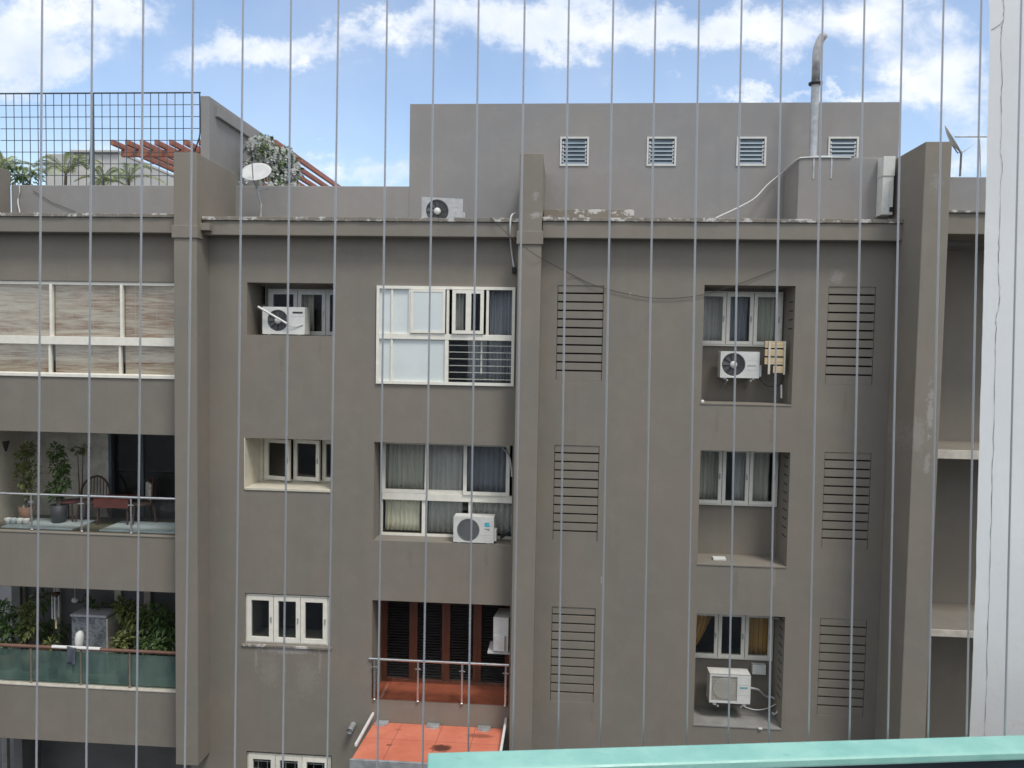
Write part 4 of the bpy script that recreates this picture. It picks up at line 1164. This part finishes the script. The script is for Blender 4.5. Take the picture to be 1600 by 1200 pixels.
# palms behind the mesh fence
def palm(label, px, py_top, Y, spread, nf, stem_px=None):
    nf = max(6, int(nf * .75))
    top = P(px, py_top, Y); t = thing('palm', label, 'palm', (top.x, Y, ZC), 0, 'small palms on the roof behind the mesh fence')
    hz = top.z - ZC; s = MB(); s.tube([(0, 0, 0), (random.uniform(-.05, .05), 0, hz * .5), (0, 0, hz)], [.05, .04, .03], 8); s.build('trunk', M['trunk'], t)
    b = MB()
    for i in range(nf):
        a = 2 * math.pi * i / nf + random.uniform(-.3, .3); el = random.uniform(.35, 1.25); ln = spread * random.uniform(.9, 1.35)
        d = Vector((math.cos(a) * math.cos(el), math.sin(a) * math.cos(el) * .8, math.sin(el)))
        pts = []
        for k_ in range(9):
            u = k_ / 8; pts.append(Vector((0, 0, hz)) + d * ln * u + Vector((0, 0, -.62 * ln * u * u)))
        b.tube(pts, [.012 - .001 * k_ for k_ in range(9)], 5)
        for k_ in range(1, 25):
            u = k_ / 25; i0 = min(int(u * 8), 7); p = pts[i0].lerp(pts[i0 + 1], u * 8 - i0); dd = (pts[i0 + 1] - pts[i0]).normalized()
            sd = dd.cross(Vector((0, 0, 1))).normalized()
            for sg in (-1, 1):
                l_ = ln * .3 * math.sin(math.pi * (.15 + .8 * u)); v = (dd * .75 + sd * sg * .8 + Vector((0, 0, .15))).normalized()
                e = p + v * l_ + Vector((0, 0, -l_ * .3)); m_ = p + v * l_ * .5; up = Vector((0, 0, .012)); wv = dd * .018
                b.add([p, m_ + wv, e, m_ - wv], [(0, 1, 2, 3)])
    b.build('crown', M['palm'], t)
palm('small feathery palm at the far left edge of the roof', 4, 268, 3.0, .95, 11)
palm('thin low palm between the left edge and the pale stair room', 36, 282, 3.4, .8, 9)
palm('largest feathery palm in front of the pale stair room', 103, 272, 2.8, 1.0, 13)
palm('upright palm right of the fence post', 161, 284, 2.8, .7, 10)
palm('faint palm nearest to the pergola beams', 201, 280, 3.6, .9, 10)
shrub('shrub', 'dark leafy shrub at the foot of the left roof palms', 'shrub', (P(34, 300, 2.2).x, 2.2, ZC), [bl(22, 275, .25, .18, .6, 2.2), bl(44, 278, .25, .15, .6, 2.2)], .13, .05, 130, 'leaf')

# middle-left balcony: plants and furniture
zfl = ZB2b + .022
def bal_plant(label, px, blobs, mat, pot, n=130, L_=.1, group='plants on the left balconies', Y=.75, zf=zfl, cat='plant', W_=.055):
    x = P(px, 800, Y).x
    return shrub('potted_plant', label, cat, (x, Y, zf), [(P(a, b_, Y), (rx, rx * .8, rz), k_) for (a, b_, rx, rz, k_) in blobs], L_, W_, n, mat, group=group, pot=pot)
bal_plant('tall yellow-green climbing plant at the left of the upper balcony', 42, [(38, 715, .13, .25, 1), (36, 745, .13, .2, .8), (45, 700, .1, .12, .5), (44, 765, .14, .15, .6), (52, 735, .12, .2, .6)], 'leafyel', (.16, .34, 'terracotta'))
bal_plant('tall dark green climbing plant beside the cane chair on the upper balcony', 92, [(88, 705, .13, .16, .9), (93, 728, .16, .2, 1.1), (97, 750, .15, .2, 1), (84, 765, .12, .14, .8), (88, 775, .1, .1, .5)], 'leaf', (.17, .4, 'potdark'))
bal_plant('small hanging plant with drooping leaves on the cream balcony wall', 123, [(121, 703, .12, .07, .6), (130, 700, .1, .05, .4)], 'leafyel', None, 60, .08, Y=1.2)
b = MB(); q = P(4, 695, .9); b.lathe([(.001, -.38), (.04, -.3), (.12, .0), (.13, .06), (.001, .06)], (0, 0, 0), 14); tag(b.build('hanging_basket', M['potdark'], loc=(q.x, .9, q.z + .02)), 'dark hanging basket at the left end of the upper balcony', 'basket')
for i, (px_, lb) in enumerate(((12, 'white flower pot, leftmost of the row behind the glass railing'), (21, 'grey-green flower pot between two white pots'), (31, 'white flower pot between the grey-green pot and the last pot'), (41, 'white flower pot nearest the first rail post'))):
    x = P(px_, 806, .45).x
    t = tag(MB().lathe([(.001, 0), (.045, 0), (.065, .12), (.06, .12), (.055, .1), (.001, .1)], (0, 0, 0), 16).build('flower_pot', M['tile'] if i == 1 else M['pot'], loc=(x, .45, zfl + .031)), lb, 'flower pot', 'pots in a row on the upper balcony')
b = MB(); b.lathe([(.001, 0), (.1, 0), (.12, .06), (.08, .2), (.02, .36), (.001, .38)], (0, 0, 0), 10); tag(b.build('garden_figure', M['acgrey'], loc=(P(40, 790, .8).x, .75, zfl + .0)), 'pointed grey stone ornament behind the row of pots', 'ornament')
def cane_chair(label, x, y, rz, cushion=False):
    t = thing('cane_chair', label, 'chair', (x, y, zfl), rz, 'cane chairs on the upper balcony')
    b = MB(); b.lathe([(.001, .40), (.26, .40), (.27, .43), (.26, .46), (.001, .46)], (0, 0, 0), 20); b.build('seat', M['cane'], t)
    b = MB(); pts = [(-.27 + 0, .1, .42)] + [(.3 * -math.cos(math.pi * i / 10), .24 - .1 * abs(math.cos(math.pi * i / 10)), .55 + .38 * math.sin(math.pi * i / 10)) for i in range(11)] + [(.27, .1, .42)]
    b.tube(pts, .022, 8)
    for i in range(1, 8): u = -.26 + .52 * i / 8; b.tube([(u, .2, .45), (u, .23, .55 + .36 * math.sqrt(max(0, 1 - (u / .3) ** 2)))], .008, 5)
    b.build('backrest', M['cane'], t)
    for sx_ in (-1, 1):
        for sy_ in (-1, 1):
            b = MB(); b.tube([(.2 * sx_, .18 * sy_, .4), (.25 * sx_, .23 * sy_, 0)], .018, 7); b.build('leg', M['cane'], t)
    if cushion:
        b = MB(); b.box(-.2, .2, .1, .18, .48, .85); b.build('cushion', M['cushion'], t, bevel=.05)
    return t
cane_chair('round backed cane chair beside the dark climbing plant', P(147, 800, 1.1).x, 1.05, R(8))
cane_chair('cane chair with pale floral cushion by the dark doorway', P(222, 800, 1.05).x, 1.05, R(-50), True)
t = thing('table', 'low table under a dark red cloth between the cane chairs', 'table', (P(185, 800, .95).x, .95, zfl))
b = MB(); b.box(-.36, .36, -.25, .25, .52, .55); b.build('tabletop', M['cane'], t, bevel=.01)
b = MB(); b.box(-.375, .375, -.265, .265, .5505, .56); b.box(-.375, .375, -.27, -.262, .38, .5505); b.build('tablecloth', M['redcloth'], t)
for sx_ in (-1, 1):
    for sy_ in (-1, 1):
        b = MB(); b.tube([(.31 * sx_, .2 * sy_, .52), (.33 * sx_, .22 * sy_, 0)], .02, 7); b.build('leg', M['cane'], t)
t = thing('stool', 'small cane stool with reddish top left of the round backed chair', 'stool', (P(110, 800, .95).x, .95, zfl))
b = MB(); b.lathe([(.001, .42), (.22, .42), (.23, .45), (.001, .46)], (0, 0, 0), 18); b.build('seat', M['redcloth'], t)
for k_ in range(4):
    b = MB(); a = math.pi / 4 + k_ * math.pi / 2; b.tube([(.16 * math.cos(a), .16 * math.sin(a), .42), (.2 * math.cos(a), .2 * math.sin(a), 0)], .016, 6); b.build('leg', M['cane'], t)

# lower-left balcony: dense plants
zfb = ZB1b + .022
def bp(label, px, blobs, mat, pot=(.18, .34, 'terracotta'), n=130, L_=.13, Y=.7, W_=.06): return bal_plant(label, px, blobs, mat, pot, n, L_, 'plants on the left balconies', Y, zfb, 'plant', W_)
bp('bushy green plant at the far left of the lower balcony', 8, [(4, 955, .2, .2, 1), (16, 975, .2, .18, .9), (8, 998, .2, .15, .9), (-10, 975, .22, .3, 1)], 'leaf')
bp('yellow-leaved plant beside the wind chime', 44, [(45, 955, .14, .16, .9), (48, 975, .12, .15, .8), (38, 990, .15, .13, .6)], 'leafyel')
bp('dark shrub behind the wind chime on the lower balcony', 70, [(65, 940, .25, .2, 1), (60, 985, .25, .22, 1), (85, 985, .2, .2, .7)], 'leaf', Y=1.15)
bp('short spiky plant at the rail left of the white rail section', 80, [(79, 1004, .09, .07, .5)], 'leafyel', (.1, .2, 'potdark'), 110, .12, .35, .03)
bp('leafy plant with bright tips right of the grey slab', 190, [(200, 955, .2, .18, 1), (190, 945, .12, .12, .6), (215, 965, .22, .2, 1), (205, 985, .2, .2, .8)], 'leafyel', n=150)
bp('dense dark green bush by the left pillar on the lower balcony', 250, [(240, 960, .22, .2, 1), (258, 970, .2, .22, 1), (235, 985, .24, .2, 1), (262, 1000, .16, .16, .7)], 'leaf', n=160)
bp('pale leaved low plant at the rail right of the grey slab', 190, [(187, 1003, .13, .11, .9), (196, 1000, .1, .1, .6)], 'leafyel', (.13, .25, 'potdark'), 90, .13, .4)
bp('low green plant at the rail before the dense dark bush', 232, [(228, 1004, .16, .09, .7), (250, 1006, .14, .08, .6)], 'leaf', (.13, .25, 'potdark'), 90, .12, .4)
bp('dim plant standing on top of the grey slab cabinet', 146, [(146, 947, .14, .12, .7), (158, 950, .14, .1, .5), (135, 940, .1, .1, .3)], 'leaf', (.1, .15, 'terracotta'), 90, .1, 1.05)
# grey stone cabinet
mt, nt, out = new_mat('veined_grey_stone'); k = NT(nt); pos = k.n('ShaderNodeNewGeometry').outputs['Position']
vn = k.noise(pos, 3.5, 8, .7, stretch=(1, 1, 1.6), dist=2.2)
finish(k, out, k.mix(k.rng(vn, .42, .58), (.13, .14, .15), (.3, .31, .32)), .4, vn, .05); M['stone'] = mt
x0, x1 = P(112, 990, .62).x, P(166, 990, .62).x; ztp = zz(139, 962, .62)
t = thing('stone_cabinet', 'veined grey stone slab cabinet behind the glass on the lower balcony', 'cabinet', ((x0 + x1) / 2, .62, zfb))
hw = (x1 - x0) / 2
b = MB(); b.box(-hw, hw, 0, .4, 0, ztp - zfb - .05); b.build('body', M['stone'], t, bevel=.006)
b = MB(); b.box(-hw - .02, hw + .02, -.02, .42, ztp - zfb - .03, ztp - zfb + .02); b.build('top', M['acgrey'], t, bevel=.006)
b = MB(); b.box(hw + .002, hw + .03, 0, .4, 0, ztp - zfb - .05); b.build('side_trim', M['ledge'], t)
# cloths on the rail
zr = zz(137, 1014, .08)
def cloth_on_rail(name, label, px0, px1, ztop, zbot, mat, yoff):
    xa, xb = P(px0, 1030, .04).x, P(px1, 1030, .04).x; b = MB(); n, mrows = 12, 8
    for j in range(mrows + 1):
        for i in range(n + 1):
            u, v = i / n, j / mrows; w = 1 - .25 * math.sin(math.pi * v) * .5
            b.v.append((xa + (xb - xa) * (.5 + (u - .5) * w), yoff - .02 * math.sin(7 * u + 2 * v) * (.3 + v) - .01 * v, ztop + (zbot - ztop) * v + .015 * math.sin(5 * u + 1)))
    for j in range(mrows):
        for i in range(n): k_ = j * (n + 1) + i; b.f.append([k_, k_ + n + 1, k_ + n + 2, k_ + 1]); b.mi.append(0); b.smooth.append(True)
    return tag(b.build(name, M[mat], solid=.012), label, 'cloth')
cloth_on_rail('cloth', 'dark slate cloth hanging over the brown handrail', 106, 120, zr + .05, zr - .3, 'clothdark', .02)
t = thing('draped_cloth', 'white cloth draped on a stick leaning at the brown handrail', 'cloth', (P(127, 1030, .25).x, .25, zfb))
b = MB(); zt_ = zz(126, 988, .25) - zfb; b.tube([(0, 0, 0), (.0, 0, zt_)], .014, 8); b.build('stick', M['trunk'], t)
b = MB(); b.tube([(-.03, -.02, zt_ - .42), (-.03, -.02, zt_ - .25), (-.025, -.015, zt_ - .12), (-.015, -.01, zt_ - .02), (-.005, -.005, zt_ + .03)], [.055, .075, .085, .075, .03], 12); b.build('fabric', M['acwhite'], t)
# wind chime
q = P(87, 928, .45); t = thing('wind_chime', 'wind chime with long metal tubes hanging over the lower balcony rail', 'wind chime', (q.x, .45, ZB1t))
zt_ = q.z - ZB1t
b = MB(); b.lathe([(.001, -.02), (.085, -.02), (.085, .02), (.001, .02)], (0, 0, zt_), 16); b.tube([(0, 0, zt_), (0, 0, 0)], .004, 5); b.build('disc', M['cane'], t)
for k_ in range(5):
    a = 2 * math.pi * k_ / 5; b = MB(); ln = .44 + .05 * k_ / 5; b.tube([(.065 * math.cos(a), .065 * math.sin(a), zt_ - .04), (.065 * math.cos(a), .065 * math.sin(a), zt_ - .04 - ln)], .014, 8); b.build('chime_tube', M['acgrey'], t)
b = MB(); b.tube([(0, 0, zt_), (0, 0, zt_ - .56)], .003, 5); b.box(-.018, .018, -.004, .004, zt_ - .73, zt_ - .55); b.build('clapper', M['crate'], t)
q = P(117, 938, .9); b = MB(); b.lathe([(.001, .06), (.05, .05), (.07, .0), (.05, -.04), (.001, -.05)], (0, 0, 0), 14); b.tube([(0, 0, .05), (0, 0, ZB1t - q.z)], .006, 5); tag(b.build('hanging_lamp', M['pot'], loc=q), 'small white lamp hanging above the grey slab cabinet', 'lamp')

# ------------------------------------------------------------------ the viewer's own building: pier, slab, green rail, grille wires
home = thing('white_building', 'white plastered pier of the nearer building at the right edge, with a thin crack', 'building', (0, 0, 0))
def N_(px, py, d): return P(px, py, EYE.y + d)
DP = 1.36
pe = [(1545, -150), (1545, 0), (1546, 20), (1545.5, 45), (1547, 62), (1545, 130), (1542, 230), (1540, 320), (1537, 420), (1535, 520), (1532, 620), (1530, 700), (1527, 800), (1525, 900), (1521, 1000), (1518, 1080), (1514, 1160), (1508, 1330)]
edge = []
for i in range(len(pe) - 1):
    for j in range(6):
        t_ = j / 6; q = N_(pe[i][0] + (pe[i+1][0] - pe[i][0]) * t_ + random.uniform(-.3, .3), pe[i][1] + (pe[i+1][1] - pe[i][1]) * t_, DP); edge.append((q.x, q.z))
XW = N_(1700, 600, DP).x + .25
poly = [(edge[0][0], 15.6)] + edge + [(edge[-1][0], 0.0), (XW, 0.0), (XW, 15.6)]
b = MB(); n = len(poly); y0, y1 = EYE.y + DP, EYE.y + DP + .22
b.add([(x, y0, z) for x, z in poly] + [(min(x + .16, XW), y1, z) for x, z in poly], [tuple(range(n)), tuple(range(n, 2 * n))[::-1]] + [(j, j + n, (j + 1) % n + n, (j + 1) % n) for j in range(n)])
b.build('pier', M['pier'], home, merge=True)
crk = [(1568, -40), (1568, 0), (1569, 28), (1566, 38), (1564, 60), (1566, 130), (1564, 155), (1565, 200), (1563, 235), (1566, 260), (1563, 300), (1561, 380), (1560, 420), (1562, 450), (1561, 480), (1556, 500), (1557, 515), (1555, 560), (1554, 620), (1552, 700), (1550, 760), (1548, 850), (1546, 930), (1543, 1010), (1541, 1080), (1538, 1145), (1537, 1190)]
cp = []
for i in range(len(crk) - 1):
    for j in range(5):
        t_ = j / 5; cp.append((crk[i][0] + (crk[i+1][0] - crk[i][0]) * t_ + random.uniform(-.8, .8), crk[i][1] + (crk[i+1][1] - crk[i][1]) * t_))
b = MB(); vs = []
for (x, y) in cp:
    q = N_(x, y, DP - .0006); w_ = random.uniform(.0001, .00045); vs += [(q.x - w_, q.y, q.z), (q.x + w_, q.y, q.z)]
b.add(vs, [(2*i, 2*i+1, 2*i+3, 2*i+2) for i in range(len(cp) - 1)])
vs = []
for v in [N_(x, y, DP - .0006) for x, y in ((1569, 30), (1563, 38), (1556, 43), (1549, 47))]: vs += [(v.x, v.y, v.z - .0005), (v.x, v.y, v.z + .0005)]
b.add(vs, [(2*i, 2*i+1, 2*i+3, 2*i+2) for i in range(3)])
b.build('crack', M['slot'], home)
b = MB(); b.holes(-14, 14, 0, 16.2, EYE.y - 2.3, EYE.y - 2.0, [(-2.6, .3, 11.45, 13.6), (-2, 0, 9.2, 10.6)])  # unseen wall added behind the camera to hold low sky light off the facade
b.build('unseen_rear_wall', M['pier'], home, merge=True)
b = MB(); b.box(-14, 14, EYE.y - 6, EYE.y - 5.8, 0, 16.2); b.box(-14, 14, EYE.y - 5.8, EYE.y - 2.31, 15.8, 16.0); b.build('room_walls', M['interior'], home)
b = MB(); b.box(-3.5, 1.4, EYE.y - 1.99, EYE.y + DP - .01, 11.2, 11.4); b.build('balcony_slab', M['pier'], home, bevel=.01)

# green rail
dl = 1.05
zl_ = N_(668, 1175, dl).z; d_ = ray(1600, 1147); dr_ = d_.y * (zl_ - EYE.z) / d_.z
zrail = (N_(668, 1175, dl).z + N_(1600, 1147, dr_).z) / 2
a = N_(668, 1175, dl); c = N_(1600, 1147, dr_)
dirv = Vector((c.x - a.x, c.y - a.y, 0)).normalized(); nrm = Vector((dirv.y, -dirv.x, 0))
e = a + dirv * 1.45
t = thing('handrail', 'green painted handrail along the lower right edge in front of the wires', 'handrail', (a.x, a.y, 11.4))
bb = Vector((a.x, a.y, 11.4))
RW, H_ = .046, .014
p0 = Vector((a.x, a.y, zrail)) - bb; p1 = Vector((e.x, e.y, zrail)) - bb
b = MB()
prof = [(0, 0), (RW, 0), (RW + .002, -.003), (RW + .002, -H_), (0, -H_)]
vs = [p0 + nrm * s_ + Vector((0, 0, h_)) for s_, h_ in prof] + [p1 + nrm * s_ + Vector((0, 0, h_)) for s_, h_ in prof]
k_ = len(prof)
b.add(vs, [tuple(range(k_)), tuple(range(k_, 2*k_))[::-1]] + [(j, j + k_, (j + 1) % k_ + k_, (j + 1) % k_) for j in range(k_)])
b.build('rail', M['green'], t, merge=True, bevel=.004)
for f_ in ():
    q = p0 + dirv * f_ + nrm * RW / 2; b = MB(); b.box(q.x - .015, q.x + .015, q.y - .015, q.y + .015, 0.001, zrail - 11.4 - H_ - .001); b.build('post', M['green'], t, bevel=.002)

q = p0 + nrm * (RW - .006); q2 = p1 + nrm * (RW - .006); q3 = p0 + nrm * .008; q4 = p1 + nrm * .008
b = MB(); zt_, zb_ = zrail - 11.4 - H_ - .0005, .12
b.add([(q.x, q.y, zb_), (q2.x, q2.y, zb_), (q2.x, q2.y, zt_), (q.x, q.y, zt_), (q3.x, q3.y, zb_), (q4.x, q4.y, zb_), (q4.x, q4.y, zt_), (q3.x, q3.y, zt_)], [(0, 1, 2, 3), (5, 4, 7, 6), (3, 2, 6, 7), (1, 0, 4, 5), (0, 3, 7, 4), (2, 1, 5, 6)])
b.build('shade_panel', M['rail_shade'], t)  # near-black sheet added under the rail; its colour stands in for shade
# grille wires
TOP = [66, 144.3, 224, 302, 380, 455, 529, 605, 679, 748, 820, 889, 958.5, 1024.5, 1092.5, 1159, 1222.5, 1286, 1351, 1410.5, 1474.5, 1533.5, 1596]
BOT = [(57, 1200), (135, 1200), (213, 1200), (289, 1200), (367, 1200), (442, 1200), (511.5, 1200), (589.5, 1200), (660, 1200), (731.5, 1172), (801.3, 1168), (872, 1165), (938, 1165), (1004.8, 1160), (1073, 1160), (1138, 1160), (1201, 1160), (1263, 1160), (1327, 1157), (1387, 1150), (1450, 1150), (1510, 1148), (1570, 1146)]
ORD = ['first', 'second', 'third', 'fourth', 'fifth', 'sixth', 'seventh', 'eighth', 'ninth', 'tenth', 'eleventh', 'twelfth', 'thirteenth', 'fourteenth', 'fifteenth', 'sixteenth', 'seventeenth', 'eighteenth', 'nineteenth', 'twentieth', 'twenty-first', 'twenty-second', 'last']
WHERE = ['over the left balconies', 'over the left balconies', 'beside the left pillar', 'over the left pillar', 'just right of the left pillar', 'over the narrow left windows', 'right of the narrow left windows', 'left of the big middle windows', 'over the big middle windows', 'over the outdoor unit with cyan emblem', 'over the middle pillar', 'over the first vent panels', 'right of the first vent panels', 'over the plain wall', 'left of the right niches', 'over the square grilled unit', 'over the wooden slatted board', 'right of the right niches', 'over the second vent panels', 'left of the right pillar', 'over the right pillar', 'beside the white pier', 'in front of the white pier']
for i, (tx, (bx_, by_)) in enumerate(zip(TOP, BOT)):
    dt = 1.085 + .16 * (tx - 66) / 1530; db = dt * .957
    p, q = N_(tx, 0, dt), N_(bx_, by_, db)
    v = q - p; a_ = p - v * .35; c_ = p + v * 1.28
    if c_.z < 11.41: c_ = a_ + (c_ - a_) * ((a_.z - 11.41) / (a_.z - c_.z))
    nseg = 10
    pts = [a_ + (c_ - a_) * j / nseg for j in range(nseg + 1)]
    b = MB(); b.tube(pts, .00145, 12)
    o = b.build('grille_wire', M['wire'])
    tag(o, 'thin vertical steel grille wire %s, %s from the left' % (WHERE[i], ORD[i]), 'wire', 'vertical wires of the near balcony grille')

scene.render.engine = 'CYCLES'
